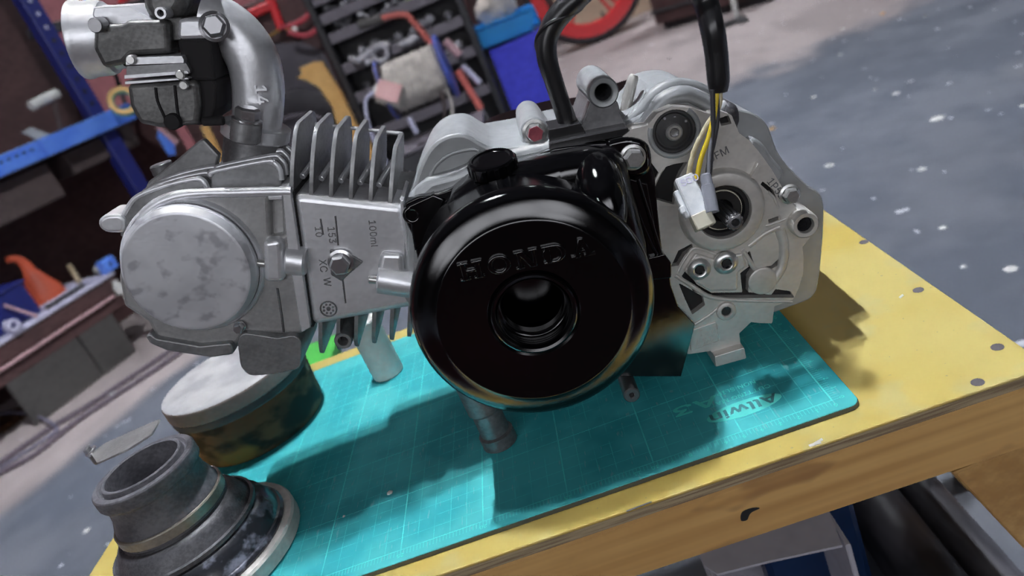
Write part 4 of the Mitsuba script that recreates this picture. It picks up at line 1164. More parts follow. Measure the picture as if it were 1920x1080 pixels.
def cc(px_):
    return np.array([(-356.7,128.0,344.9)][0]) if px_ is None else np.array(px_)


m0 = np.array([(-327.9,128.0,310.9)][0]); m1 = np.array([(-276.5,128.0,294.7)][0])
ax = unit(m1 - m0)
ax2 = unit(ax + np.array((0, .10, 0)))
L = np.linalg.norm(m1 - m0)
add(cb, lathe([(16.5, 14), (15.5, 22), (15, 34), (16, L), (0, L)], 40, m0, ax2), 'm_carb', 40, 'grimy grey carburetor body')
add(cb + '__inlet_bell', lathe([(17, 22), (19, 2), (20.4, -.6), (21.2, -1), (21.6, 0), (21.4, 2.4), (20.6, 4.2), (20.4, 13), (19.6, 15.6), (17.4, 17), (16, 19)], 64, m0, ax2), 'm_alu', 40, 'bright inlet bell')
add(cb + '__choke_cover', puff(P([(-303.7,321.1), (-286.6,315.2), (-276.0,300.9), (-278.0,299.6), (-295.1,306.9), (-305.1,313.8), (-307.2,317.6)], 1.5), 110, 150, 5, 4), 'm_alu', 50)
add(cb + '__side_housing', puff(P([(-307.2,313.0), (-292.8,308.0), (-289.9,308.5), (-269.2,301.0), (-277.3,285.3), (-297.0,291.9), (-303.1,289.5), (-315.0,291.7), (-314.4,302.9)], 2), 106, 150, 3, 4), 'm_carb', 45)
q = [(-303.9,311.8)][0]
add(cb + '__idle_screw', lathe_y([(0, 100), (3.4, 100), (4, 101), (4, 108)], q[0], q[1], 24), 'm_steel', 35)
q = [(-269.2,304.7)][0]
add(cb + '__vent_pipe', lathe_y([(1.8, 120), (1.8, 100), (3, 100), (3, 122)], q[0], q[1], 24), 'm_alu', 35)
add(cb + '__vent_pipe__bore', lathe_y([(0, 104), (1.8, 104)], q[0], q[1], 16), 'm_hole', 35)
add(cb + '__slide_housing', puff(P([(-271.8,329.2), (-248.6,321.2), (-258.1,303.9), (-265.9,299.4), (-280.8,304.1), (-280.7,311.7)], 2), 110, 150, 6, 4), 'm_carb', 50, 'dark slide housing')
add(cb + '__top_cap', puff(P([(-270.7,337.1), (-241.5,326.8), (-246.0,319.1), (-274.9,329.3)], 2), 106, 154, 4, 3), 'm_alu', 45)
add(cb + '__flange', puff(P([(-274.4,303.5), (-264.2,300.0), (-269.8,289.3), (-279.7,292.6)], 1), 112, 148, 1, 2), 'm_carb', 45)
for k, (pts, dy, mt) in enumerate((([(-299.9,291.1), (-299.0,291.9), (-271.1,282.0), (-271.2,279.7), (-272.1,278.2), (-301.4,288.7)], 0, 'm_alu'), ([(-302.0,288.3), (-271.5,278.0), (-271.4,273.7), (-272.3,272.3), (-305.6,282.5)], 1.5, 'm_fin'), ([(-304.9,284.6), (-272.5,274.2), (-272.3,272.3), (-306.1,282.7)], 0, 'm_alu'), ([(-306.2,281.5), (-274.4,271.0), (-273.2,269.6), (-307.1,280.0)], -.5, 'm_alu'))):
    add(cb + '__bowl_flange', puff(P(pts, .3), 103 + dy, 150, 1.2, 3), mt, 45, 'bright flange of the float bowl' if k == 0 else None)
add(cb + '__float_bowl', puff(P([(-307.5,279.9), (-276.4,269.9), (-270.5,267.6), (-276.7,254.5), (-282.9,246.2), (-303.5,252.5), (-312.6,258.7), (-312.4,268.8)], 2), 105, 152, 3, 4), 'm_carb', 50, 'float bowl')
add(cb + '__bowl_side', puff(P([(-277.3,268.9), (-263.4,265.2), (-263.8,261.0), (-271.4,250.0), (-278.0,244.3), (-289.0,246.7)], 2), 110, 150, 3, 3), 'm_gasket', 45, 'oily dark side of the bowl')
add(cb + '__bowl_neck', puff(P([(-271.1,290.8), (-253.7,284.5), (-262.9,263.7), (-278.1,269.8), (-274.4,280.7)], 1), 108, 150, 2, 3), 'm_gasket', 45, 'oily black throat')
for pts in ([(-293.6,272.6), (-296.5,265.7), (-297.6,256.1)], [(-283.4,269.8), (-288.3,259.3), (-291.1,252.2)]):
    add(cb + '__float_bowl__groove', tube([X3(p, 104.8) for p in pts], .8, 8, 4), 'm_gasket', 60)
q = [(-293.9,253.0)][0]
add(cb + '__drain_screw', lathe_y([(0, 101), (4, 101), (4.6, 102), (4.6, 110)], q[0], q[1], 24), 'm_gasket', 35)
add(cb + '__drain_pipe', rod([(-280.6,108.0,246.8)][0], [(-269.3,108.0,242.9)][0], 2.6, 16), 'm_gasket', 40)
for p in ([(-296.7,290.0)], [(-276.6,273.6)], [(-277.6,268.0)]):
    q = p[0]
    add(cb + '__screw', lathe_y([(0, 100.6), (2, 100.6), (2.6, 101.4), (2.6, 106)], q[0], q[1], 18), 'm_zinc', 35)

# ---- wiring loom
lm = E + 'wiring_loom'
lp = [(-89.9,96.0,167.0), (-89.2,96.0,174.4), (-89.1,96.0,185.1), (-88.7,96.0,196.7), (-88.0,96.0,208.6), (-84.6,96.0,217.9), (-77.6,96.0,225.1), (-68.0,96.0,230.0), (-56.4,96.0,233.9)] + [(-38.1,84.0,241.9), (-18.4,84.0,236.9)] + [(-10.5,66.0,227.1), (-6.7,66.0,209.9)] + [(-8.3,60.0,197.5), (-9.7,60.0,184.4), (-12.2,60.0,171.4), (-13.7,60.0,165.7)]
add(lm, tube(lp, [5.4, 5.4, 5.2, 5.2, 5.6, 5.8, 6.2, 6.4, 6, 6, 6, 6, 6, 6, 5.8, 5.6, 4.6], 20, 8), 'm_sleeve', 60, 'black sleeved wiring loom')
st = np.array(catmull(lp, 8))
tn = np.gradient(st, axis=0)
sp_ = []
for i in range(30, 62):
    t = unit(tn[i]); x = unit(np.cross(t, (0, 1, 0))); y = np.cross(t, x)
    a = i * .16
    sp_.append(st[i] + (x * math.cos(a) + y * math.sin(a)) * 5.2)
add(lm + '__fold', tube(sp_, 1.5, 10, 1), 'm_sleeve', 60, 'fold of the sleeve')
gm = [(-102.3,167.7), (-99.5,171.7), (-92.6,171.5), (-83.7,169.8), (-83.2,165.8), (-78.6,162.7), (-80.5,158.9), (-94.9,161.5), (-101.9,163.6)]
add(lm + '__grommet', puff(P([(-102.7,167.7), (-101.0,174.9), (-93.4,173.4), (-83.4,171.9), (-82.3,164.6)], .8), 84, 108, 1.5, 3), 'm_sleeve', 45, 'black rubber grommet')
add(lm + '__grommet', puff(P([(-104.8,164.1), (-103.0,168.7), (-84.1,165.5), (-60.6,161.1), (-59.7,156.4), (-84.0,161.1), (-103.6,162.0)], .8), 79, 108, 1.5, 3), 'm_sleeve', 45)
e0 = [(-13.6,60.0,167.4)][0]
wires = [('m_wire_cream', 'cream wire', '1350 172, 1346 200, 1322 236, 1302 272, 1292 300, 1284 340', 1.35), ('m_wire_yellow', 'yellow wire', '1344 172, 1338 215, 1326 258, 1312 292, 1302 332', 1.35),
         ('m_wire_black', 'black wire', '1336 168, 1336 230, 1332 280, 1327 330', 1.3), ('m_wire_black', 'black wire', '1343 168, 1344 220, 1336 265, 1327 300, 1322 330', 1.3), ('m_wire_grey', 'grey wire', '1334 258, 1328 290, 1326 330', 1.1)]
for mt, lb, pts, r in wires:
    n_ = len(pts.split(','))
    c = {'1350': [(-13.0,60.0,165.4), (-16.0,60.0,158.5), (-24.9,60.0,151.5), (-32.9,60.0,143.9), (-37.7,60.0,137.3), (-43.1,60.0,127.0)], '1344': [(-15.0,58.0,166.5), (-19.6,58.0,156.0), (-25.9,58.0,145.8), (-32.2,58.0,138.0), (-38.0,58.0,128.0)], '1336': [(-17.0,57.0,168.6), (-21.4,57.0,152.5), (-26.2,57.0,139.5), (-31.4,57.0,126.3)],
         '1343': [(-14.7,59.0,167.4), (-18.2,59.0,153.7), (-23.6,59.0,142.5), (-28.7,59.0,133.9), (-32.3,59.0,126.1)], '1334': [(-24.4,55.5,145.7), (-28.3,55.5,137.7), (-31.9,55.5,126.9)]}[pts[:4]]
    c = [(x, y - i * 1.0, z) for i, (x, y, z) in enumerate(c)]
    add(lm + '__wire', tube(c, r, 10, 6), mt, 60, lb)
# white plug: upper end, lower end
q0, q1 = np.array([(-43.9,55.0,131.9)][0]), np.array([(-42.7,45.0,112.0)][0])
pa = unit(q1 - q0)
pb = unit(np.cross(pa, (0, -.75, .66)))
pb = pb if pb[0] > 0 else -pb
pc = np.cross(pa, pb)
pc = pc if pc[1] < 0 else -pc
Lp = np.linalg.norm(q1 - q0)
mid = (q0 + q1) / 2
add(lm + '__plug', rbox(mid - pc * 3, (Lp, 10, 9), .7, pa, pb, np.cross(pa, pb)), 'm_plug_white', 30, 'white plastic plug')
pe = q1 - pc * 3 + pa * 3
add(lm + '__plug__socket', rbox(pe, (8.5, 10.6, 10.5), .5, pa, pb, np.cross(pa, pb)), 'm_plug_cream', 30, 'cream open end of the plug')
for i in (-1, 1):
    add(lm + '__plug__hole', rbox(pe + pa * 4.2 + pb * 2.5 * i - pc * .4, (.4, 2.0, 2.4), .1, pa, pb, np.cross(pa, pb)), 'm_hole', False)
add(lm + '__plug__clip', rbox(mid - pb * 6.4 - pc * 4 + pa * 2, (Lp * .7, 2.6, 6), .5, pa, pb, np.cross(pa, pb)), 'm_plug_white', 30)
add(lm + '__plug__clip', rbox(mid - pb * 7.4 - pc * 2 + pa * 5, (4, 3, 5), .5, pa, pb, np.cross(pa, pb)), 'm_plug_white', 30)
add(lm + '__plug__lettering', text('SCO', 3.4, mid - pa * 6 - pb * 3.2 + pc * 1.52, pb, pc, .25), 'm_lilac', False)
s0, s1 = np.array([(-33.0,54.0,129.0)][0]), np.array([(-37.0,43.0,111.6)][0])
sx = unit(s1 - s0)
sl = np.linalg.norm(s1 - s0)
add(lm + '__sheath', lathe([(1.2, 0), (2.4, .2), (3.0, 1), (3.1, sl * .3), (3.5, sl * .32), (3.5, sl), (2.5, sl), (2.5, sl - 5), (0, sl - 5)], 28, s0, sx), 'm_plug_grey', 35, 'grey rubber sheath')

# ------------------------------------------------------------------ shelving unit along the left wall
def on_rail(s, t, z):
    """A point of the shelving unit: s along its front, t away from it, height z."""
    q = AO + AD * s + AN * t
    return np.array((q[0], q[1], z))


def shelf_box(s0, s1, t0, t1, z0, z1, r=2.0):
    c = on_rail((s0 + s1) / 2, (t0 + t1) / 2, (z0 + z1) / 2)
    return rbox(c, (s1 - s0, t1 - t0, z1 - z0), r, AD, AN, (0, 0, 1))


su = thing('shelving_unit', 'blue slotted steel shelving unit with a lilac grey lower shelf along the left wall', 'shelving')
add(su + '__shelf', shelf_box(-700, 405, 0, 420, -133, -119, 3), 'm_lilac', 30, 'pale lilac grey lower shelf')
add(su + '__skirt', shelf_box(-700, 400, 6, 30, -178, -133, 2), 'm_maroon', 30)
add(su + '__rail', rod(on_rail(-700, 0, -184), on_rail(360, 0, -184), 6, 14), 'm_pink', 40, 'pink painted rail')
add(su + '__skirt', shelf_box(-700, 380, 8, 30, -225, -190, 2), 'm_maroon', 30)
add(su + '__panel', shelf_box(-28, 200, 10, 24, FLOOR, -215, 2), 'm_panel', 30, 'grey brown lower panel')
add(su + '__panel', shelf_box(206, 330, 10, 24, FLOOR, -205, 2), 'm_panel', 30)
add(su + '__upper_shelf', shelf_box(-700, 1000, 10, 420, 286, 296, 2), 'm_maroon', 30)
bm = add(su + '__beam', shelf_box(-700, 420, -8, 12, 246, 300, 3), 'm_blue', 30, 'bright blue slotted beam')
add(su + '__beam', shelf_box(424, 760, -8, 12, 246, 300, 3), 'm_blue', 30)
for k in range(12):
    add(bm + '__slot', shelf_box(120 + k * 24, 130 + k * 24, -9.2, -7, 278, 284, .5), 'm_blue_dark', False)
po = add(su + '__post', shelf_box(636, 690, 20, 60, FLOOR, 1400, 3), 'm_blue_dark', 30, 'dark blue slotted post')
for k in range(14):
    add(po + '__slot', shelf_box(655, 668, 18.6, 22, 330 + k * 40, 342 + k * 40, .5), 'm_lilac' if k > 5 else 'm_black', False)
add(su + '__cross_bar', shelf_box(640, 1250, 60, 90, 560, 590, 3), 'm_black_soft', 30)
add(su + '__side', shelf_box(-700, -690, 0, 420, FLOOR, 300, 2), 'm_maroon', 30)
add(su + '__back', shelf_box(-700, 965, 430, 446, FLOOR, 1500, 3), 'm_maroon', 30, 'dark maroon board standing in for the shade behind the shelves')  # near black sheet paints the dark interior of the shelves
add(su + '__back', shelf_box(967, 1250, 430, 446, FLOOR, 285, 3), 'm_maroon', 30)
add(su + '__drawer', shelf_box(-300, 430, 30, 220, 130, 236, 4), 'm_brown', 30, 'brown drawer under the beam')
add(su + '__drawer', shelf_box(500, 760, 40, 220, 170, 240, 4), 'm_brown', 30)


def on_shelf(px3):
    return np.array(px3)


# things on the lower shelf (top at z = -119)
og = thing('orange_funnel', 'orange plastic oil funnel standing on the lilac shelf', 'funnel')
o = on_rail(250, 110, -119)
add(og + '__cone', lathe([(52, 0), (54, 4), (50, 34), (30, 76), (22, 96), (20, 100)], 32, o), 'm_orange', 40)
add(og + '__spout', tube([o + (0, 0, 96), o + (0, 0, 126), o - AD * 12 + (0, 0, 150), o - AD * 34 + (0, 0, 160)], [20, 15, 12, 10], 14), 'm_orange', 60)
nv = thing('navy_tub', 'dark navy tub on the lilac shelf at the left edge of the picture', 'tub')
add(nv + '__body', shelf_box(20, 180, 40, 200, -119, -20, 6), 'm_blue_dark', 30)
add(nv + '__rim', shelf_box(14, 186, 34, 206, -24, -16, 3), 'm_blue_dark', 30)
pk = thing('pink_pencil', 'pinkish stick leaning on the navy tub', 'stick')
add(pk + '__shaft', rod(on_rail(140, 6, -117), on_rail(96, 30, -50), 5, 12), 'm_pink', 40)
rl = thing('grey_roll', 'small pale grey roll lying in front of the navy tub', 'roll')
o = on_rail(66, 12, -101)
add(rl + '__wall', lathe([(8, 0), (18, 0), (18, 26), (8, 26), (8, 0)], 28, o, -AN + np.array((0, 0, .0))), 'm_lilac', 40)
dv = thing('screwdriver', 'yellowish handled screwdriver lying across tools on the lilac shelf', 'screwdriver')
add(dv + '__handle', rod(on_rail(330, 60, -108), on_rail(372, 130, -60), 8, 16, 3), 'm_straw', 40)
add(dv + '__blade', rod(on_rail(300, 20, -112), on_rail(330, 60, -108), 3, 10), 'm_steel', 40)
sp1 = thing('spanner', 'dull steel spanner lying along the back of the lilac shelf', 'spanner')
add(sp1 + '__shank', rbox(on_rail(250, 60, -112), (150, 16, 8), 2, AD, AN, (0, 0, 1)), 'm_lilac', 30)
add(sp1 + '__jaw', rbox(on_rail(330, 60, -112), (30, 30, 9), 6, AD, AN, (0, 0, 1)), 'm_lilac', 30)
fs = thing('dark_file', 'dark file lying beside the spanner on the lilac shelf', 'file')
add(fs + '__blade', rbox(on_rail(250, 28, -114), (130, 14, 8), 2, AD, AN, (0, 0, 1)), 'm_black', 30)
bc = thing('blue_clamp', 'bright blue clamp at the end of the lilac shelf', 'clamp')
add(bc + '__body', shelf_box(380, 430, -4, 30, -119, -76, 5), 'm_blue', 30)
add(bc + '__hole', lathe([(0, 0), (5, 0), (5, 1), (0, 1)], 16, on_rail(405, -4.6, -97), AN), 'm_blue_dark', 30)
wr = thing('white_rag', 'crumpled white rag beside the blue clamp', 'rag')
m = trimesh.creation.icosphere(3, 24)
v = np.array(m.vertices)
v *= (1 + .5 * (meshkit.fbm(v * .06, 3, 5) - .5))[:, None]
v[:, 2] *= .6
add(wr + '__cloth', T3(v + on_rail(420, 70, -105), m.faces), 'm_white', True)
for i in range(2):
    wb = thing('white_bottle', ('small white bottle hanging off the lilac shelf end', 'smaller grey white bottle below the lilac shelf end')[i], 'bottle')
    o = on_rail(388 + 14 * i, 0, -190 - 34 * i)
    add(wb + '__body', lathe([(0, 0), (14, 0), (16, 3), (16, 26), (9, 34), (7, 36)], 20, o), 'm_white', 40)
    add(wb + '__cap', lathe([(9, 34), (9, 44), (0, 45)], 20, o), ('m_white', 'm_lilac')[i], 40)
# on and above the upper shelf
hm = thing('white_headed_mallet', 'white headed mallet standing upright on the blue beam', 'mallet')
hp_ = [(-1431.3,1957.5,388.0), (-1386.7,2047.4,397.9)], [(-1393.5,2033.8,376.1), (-1403.0,2014.6,307.7)]
add(hm + '__head', rod(hp_[0][0], hp_[0][1], 15, 20, 3), 'm_white', 40, 'dirty white head')
add(hm + '__handle', rod([(-1396.8,2027.0,386.9)][0], [(-1417.0,1986.3,273.4)][0], 7, 12), 'm_brown', 40)
pp_ = thing('paper_sheet', 'crumpled pale grey sheet stuck out above the blue beam', 'paper')
add(pp_ + '__sheet', slab([(-1457.5,1891.2,333.6), (-1442.4,1921.7,337.4), (-1422.0,1962.7,294.1), (-1430.4,1945.9,277.8), (-1444.5,1917.4,299.8)], AN * 3), 'm_paper', False)
tp_ = thing('tape_roll', 'roll of green and yellow tape hanging over the end of the blue beam', 'tape')
o = np.array([(-1259.3,2124.1,307.3)][0])
tx_ = unit((.45, -.85, .25))
add(tp_ + '__roll', lathe([(26, -11), (44, -11), (45, -9), (45, 9), (44, 11), (26, 11), (26, -11)], 40, o, tx_), 'm_green_tape', 35)
add(tp_ + '__edge', lathe([(28, 11.2), (44, 11.4), (44, 13), (28, 13), (28, 11.2)], 40, o, tx_), 'm_yellow_tape', 35)
bs = thing('blue_strap', 'short blue strap with a lilac edge hanging under the shelves', 'strap')
add(bs + '__band', slab([(-1249.3,2234.3,196.0), (-1237.2,2258.7,140.5), (-1247.5,2238.0,95.7), (-1258.6,2215.6,101.8), (-1259.6,2213.6,170.8)], AN * 6), 'm_blue', False)
add(bs + '__edge', slab([(-1252.2,2219.5,200.2), (-1244.5,2234.9,197.7), (-1227.4,2269.4,130.4), (-1236.6,2251.0,122.8)], AN * 6), 'm_pink', False)
wp = thing('blue_tube', 'bright blue tube poking up behind the carburetor', 'tube')
add(wp + '__body', rod([(-1410.9,2628.5,718.1)][0], [(-1414.1,2622.1,628.9)][0], 18, 16), 'm_blue', 40)
add(wp + '__tail', rod([(-1414.1,2622.1,628.9)][0], on_rail(990, 300, 298), 8, 12), 'm_black', 40)

# cables on the floor
ck = thing('floor_cable', 'pair of dark cables running side by side along the floor in front of the shelves', 'cable')
for pts in ([(-1696.9,1268.6), (-1640.9,1320.8), (-1594.6,1382.5), (-1552.4,1431.3), (-1488.0,1474.6), (-1417.1,1550.9), (-1353.4,1628.0), (-1281.9,1700.0), (-1166.8,1769.9)], [(-1657.7,1213.2), (-1596.0,1252.6), (-1523.4,1286.2), (-1491.2,1355.2), (-1452.9,1421.0), (-1370.4,1505.1), (-1312.2,1564.5), (-1244.1,1647.8), (-1132.6,1719.8)]):
    add(ck + '__cord', tube([(x, y, FLOOR + 6) for x, y in pts], 6, 10, 6), 'm_cable', 60)
gc = thing('grey_cable', 'grey cable curling over the floor by the panel of the shelving unit', 'cable')
add(gc + '__cord', tube([(x, y, FLOOR + 16) for x, y in [(-1953.4,1690.8), (-1868.2,1673.0), (-1781.1,1627.1), (-1665.1,1537.8), (-1557.4,1437.0), (-1501.5,1373.2), (-1501.3,1351.3), (-1537.3,1309.5), (-1594.5,1257.8)]], 4, 10, 6), 'm_cable_grey', 60)
rd = thing('rusty_dish', 'rusty round dish on the floor inside the loop of grey cable', 'dish')
o = [(-1820.4,1599.9)][0]
add(rd + '__bowl', lathe([(0, 3), (60, 4), (74, 10), (78, 14), (80, 13), (74, 2), (60, 0), (0, 0)], 36, (o[0], o[1], FLOOR)), 'm_rust', 40)
bg = thing('beige_carton', 'beige cardboard carton with a brown band at the end of the shelving unit', 'carton')
c0, = [(-1405.3,1725.2)]
add(bg + '__body', rbox((c0[0] + 90, c0[1] + 240, FLOOR + 75), (170, 170, 150), 4, AD, AN, (0, 0, 1)), 'm_beige', 30)
add(bg + '__band', rbox((c0[0] + 90, c0[1] + 240, FLOOR + 156), (174, 174, 14), 3, AD, AN, (0, 0, 1)), 'm_brown', 30)
add(bg + '__band', rbox((c0[0] + 90, c0[1] + 240, FLOOR + 100), (172, 172, 5), 1, AD, AN, (0, 0, 1)), 'm_brown', 30)
add(bg + '__top', rbox((c0[0] + 90, c0[1] + 240, FLOOR + 178), (160, 160, 30), 3, AD, AN, (0, 0, 1)), 'm_straw', 30)

# ------------------------------------------------------------------ clutter straight behind the engine
dc = thing('dark_cabinet', 'dark maroon cabinet standing behind the leaning tyre', 'cabinet')
add(dc + '__body', rbox((-960, 2700, 40), (660, 360, 806), 6), 'm_maroon', 30)
add(dc + '__door', rbox((-800, 2516, 40), (300, 10, 760), 3), 'm_maroon', 30)
add(dc + '__door', rbox((-1115, 2516, 40), (300, 10, 760), 3), 'm_maroon', 30)
for i, (cx_, cz_, R_, y_) in enumerate(((-905, -110, 252, 2400), )):
    ty = thing('old_tyre', 'worn dark tyre leaning upright against the cabinet, half hidden by the inlet pipe', 'tyre')
    add(ty + '__tread', lathe_y([(R_ - 88, y_ + 4), (R_ - 70, y_ - 12), (R_ - 30, y_ - 16), (R_ - 4, y_ - 4), (R_, y_ + 20), (R_, y_ + 60), (R_ - 6, y_ + 84), (R_ - 40, y_ + 100), (R_ - 88, y_ + 84), (R_ - 88, y_ + 4)], cx_, cz_, 64), 'm_tyre', 40)
    add(ty + '__bead', lathe_y([(R_ - 92, y_ + 2), (R_ - 88, y_ - 10), (R_ - 82, y_ - 12), (R_ - 78, y_ - 4)], cx_, cz_, 64), 'm_bin', 40, 'paler bead ring')
    add(ty + '__disc', lathe_y([(0, y_ + 20), (R_ - 90, y_ + 20), (R_ - 88, y_ + 40)], cx_, cz_, 64), 'm_tyre_side', 40)
gp = thing('grey_board', 'dull lilac grey board standing behind the top of the tyre', 'board')
add(gp + '__sheet', puff(P([(-1000, FLOOR), (-705, FLOOR), (-705, 205), (-760, 262), (-1000, 345)]), 2506, 2510, 1, 1), 'm_tyre_side', 30)
pl_ = thing('yellow_plank', 'orange yellow plank leaning upright in front of the tyre', 'plank')
pq = [(-735.3,196.0), (-689.1,195.2), (-659.8,187.0), (-645.5,76.7), (-645.9,-33.2), (-631.0,-89.9), (-711.5,-57.5), (-692.7,50.1), (-704.0,117.9), (-730.1,151.5), (-755.2,172.1), (-733.5,177.7)]
pq = [(x, z) for x, z in pq]
add(pl_ + '__board', puff(unary_union([P(pq), P([pq[6], pq[5], (pq[5][0] - 10, FLOOR), (pq[6][0] - 10, FLOOR)])]), 2200, 2225, 2, 1), 'm_plank', 30)
sp3 = thing('thin_lath', 'thin orange lath leaning behind the carburetor bowl', 'lath')
q = [(-1113.2,148.5), (-1091.0,143.3), (-1096.5,51.8), (-1120.6,57.7)]
add(sp3 + '__strip', puff(unary_union([P(q), P([q[3], q[2], (q[2][0] + 20, FLOOR), (q[3][0] + 20, FLOOR)])]), 2200, 2215, 2, 1), 'm_plank', 30)
rj = thing('red_jack', 'red tubular jack frame hung on the front of the dark cabinet', 'jack')
add(rj + '__arm', rod([(-925.2,2490.0,406.3)][0], [(-789.7,2490.0,408.5)][0], 17, 16), 'm_red', 40)
add(rj + '__arm', rod([(-787.2,2490.0,458.5)][0], [(-801.1,2490.0,325.7)][0], 15, 16), 'm_red', 40)
add(rj + '__tip', rod([(-1260.9,2490.0,593.6)][0], [(-1221.1,2490.0,617.8)][0], 14, 12), 'm_red', 40)
add(rj + '__bolt', lathe_y([(0, 2462), (9, 2462), (11, 2466), (11, 2490)], *[(-752.8,310.7)][0], 14), 'm_zinc', 35)
rh = thing('red_hose', 'looped dark red hose hanging beside the black tray rack', 'hose')
add(rh + '__hose', tube([(-800.5,2470.0,332.5), (-740.3,2470.0,323.7), (-685.8,2470.0,335.5), (-645.8,2470.0,374.7), (-632.6,2470.0,416.4)], 9, 12, 6), 'm_red_hose', 60)
add(rh + '__hose', tube([(-772.9,2440.0,309.1), (-744.4,2440.0,286.7), (-706.0,2440.0,275.2), (-665.2,2440.0,292.5), (-640.3,2440.0,333.9), (-637.0,2440.0,379.5)], 9, 12, 6), 'm_red_hose', 60)
os_ = thing('orange_strap', 'orange webbing strap looped under the red hose', 'strap')
add(os_ + '__band', tube([(-877.3,2475.0,313.6), (-840.2,2475.0,321.6), (-793.3,2475.0,325.6), (-759.4,2475.0,304.7)], 8, 10, 6, True, .5), 'm_yellow_tape', 60)

# black rack of small part trays
rk = thing('tray_rack', 'tall black rack of small part trays filled with bolts', 'rack')
RX0, RX1 = -640, -190
add(rk + '__back', rbox(((RX0 + RX1) / 2, 2420, 60), (RX1 - RX0, 16, 846), 3), 'm_black_soft', 30)
for x in (RX0, RX1):
    add(rk + '__side', rbox((x, 2360, 60), (22, 140, 846), 3), 'm_black', 30)
tz_list = [420, 345, 285, 222, 120, 20, -110]
for k, z in enumerate(tz_list):
    t_ = add(rk + '__tray', rbox(((RX0 + RX1) / 2, 2360, z), (RX1 - RX0 - 24, 116, 8), 2), 'm_bin', 30)
    add(t_ + '__lip', rbox(((RX0 + RX1) / 2, 2304, z + 14), (RX1 - RX0 - 24, 6, 34), 2), 'm_bin', 30)
rng = np.random.default_rng(11)
ROWS = ['topmost', 'second highest', 'third highest', 'middle', 'third lowest', 'second lowest']
bolt_head = cat_m(lathe([(0, 12), (9, 12), (11, 10), (11, 2)], 6), lathe([(5, 2), (5, -26), (0, -27)], 10))
for k, z in enumerate(tz_list[:6]):
    for i in range(9):
        x = RX0 + 50 + i * 42 + rng.uniform(-12, 12)
        a_, b_2 = rng.uniform(0, 6.28), rng.uniform(.6, 1.5)
        sc_ = rng.uniform(1.0, 1.7)
        M = trimesh.transformations.euler_matrix(b_2, 0, a_)
        M[:3, :3] *= sc_
        M[:3, 3] = (x, 2346 + rng.uniform(-6, 14), z + 4 + 27 * sc_)
        M[:3, 3] *= .001
        key = num('loose_bolt')
        add(key, bolt_head, 'm_bolt', 30, f'loose steel bolt lying in the {ROWS[k]} tray of the black rack', 'bolt', f'bolts in the {ROWS[k]} tray of the black rack', to_world=T(M))
lb = thing('lime_block', 'pale lime plastic block on the top of the black rack', 'block')
add(lb + '__body', rbox(np.array([(-329.4,2320.0,242.1)][0]) + (0, 0, 8), (44, 30, 42), 5), 'm_lime', 30)
nu = thing('steel_fitting', 'bunch of shiny steel fittings with a round eye above the rope reel', 'fitting')
for pts, r in (([(-580.2,2280.0,160.5), (-563.9,2280.0,146.8), (-525.0,2280.0,156.5), (-481.3,2280.0,160.7), (-449.8,2280.0,155.3)], 15), ([(-422.4,2280.0,141.0), (-381.8,2280.0,139.1), (-355.9,2280.0,146.6)], 16), ([(-545.8,2280.0,128.8), (-519.0,2280.0,129.0)], 14)):
    c = np.array(pts)
    add(nu + '__stem', tube(c, [r * .8] + [r] * (len(c) - 2) + [r * .8], 12, 4), 'm_bolt', 60)
add(nu + '__eye', ring([(-489.7,2270.0,140.1)][0], (0, 1, 0), 24, 10, 28, 10), 'm_bolt', 60)

# rope reel
sb = thing('dark_stand', 'dark grey box stand carrying the rope reel', 'stand')
add(sb + '__body', rbox((-380, 2010, -247), (270, 200, 232), 8), 'm_black_soft', 30)
add(sb + '__lid', rbox((-380, 2010, -128), (280, 210, 10), 3), 'm_bin', 30)
sp_k = thing('rope_reel', 'blue flanged reel wound with beige rope', 'reel')
ra = np.array([(-473.8,2010.0,53.4)][0]); rb_ = np.array([(-293.0,2010.0,50.8)][0])
rb_[2] = ra[2] = (ra[2] + rb_[2]) / 2 - 4
rax = unit(rb_ - ra)
RL = np.linalg.norm(rb_ - ra)
prof = [(58, 4)]
for k in range(12):
    h0 = 8 + k * (RL - 16) / 12
    prof += [(70 + (k % 3) * 1.5, h0 + 2), (75 + (k % 2) * 3, h0 + (RL - 16) / 24), (70, h0 + (RL - 16) / 12 - 1)]
prof += [(58, RL - 4)]
add(sp_k + '__rope', lathe(prof, 48, ra, rax), 'm_rope', 50, 'beige rope winding')
add(sp_k + '__flange', lathe([(0, RL), (92, RL), (94, RL + 3), (94, RL + 9), (92, RL + 12), (0, RL + 12)], 48, ra, rax), 'm_spool', 35, 'blue flange')
add(sp_k + '__flange', lathe([(0, -10), (84, -10), (86, -7), (86, -2), (84, 0), (0, 0)], 48, ra, rax), 'm_spool_core', 35, 'dark near flange')
add(sp_k + '__flange_edge', lathe([(86, -6), (89, -6), (89, 2), (86, 2)], 48, ra, rax), 'm_spool', 35)
add(sp_k + '__rope_end', tube([(-304.6,1925.0,0.6), (-305.1,1925.0,-39.6), (-317.2,1925.0,-75.9), (-343.9,1925.0,-106.8)], 5, 10, 6), 'm_rope', 60)
add(sp_k + '__rope_end', tube([(-321.4,1922.0,-0.3), (-327.9,1922.0,-46.4), (-350.2,1922.0,-90.3)], 5, 10, 6), 'm_brown', 60)
cn = thing('pink_carton', 'small pink and cream carton tucked against the near flange of the rope reel', 'carton')
co = np.array([(-463.5,1940.0,43.8)][0])
cz1 = unit((.42, -.62, .66)); cx1 = unit(np.cross((.5, .6, .6), cz1)); cy1 = np.cross(cz1, cx1)
cz1 = unit(cz1 * .88 - cy1 * .48); cy1 = np.cross(cz1, cx1)
add(cn + '__body', rbox(co, (72, 58, 56), 3, cx1, cy1, np.cross(cx1, cy1)), 'm_carton', 30)
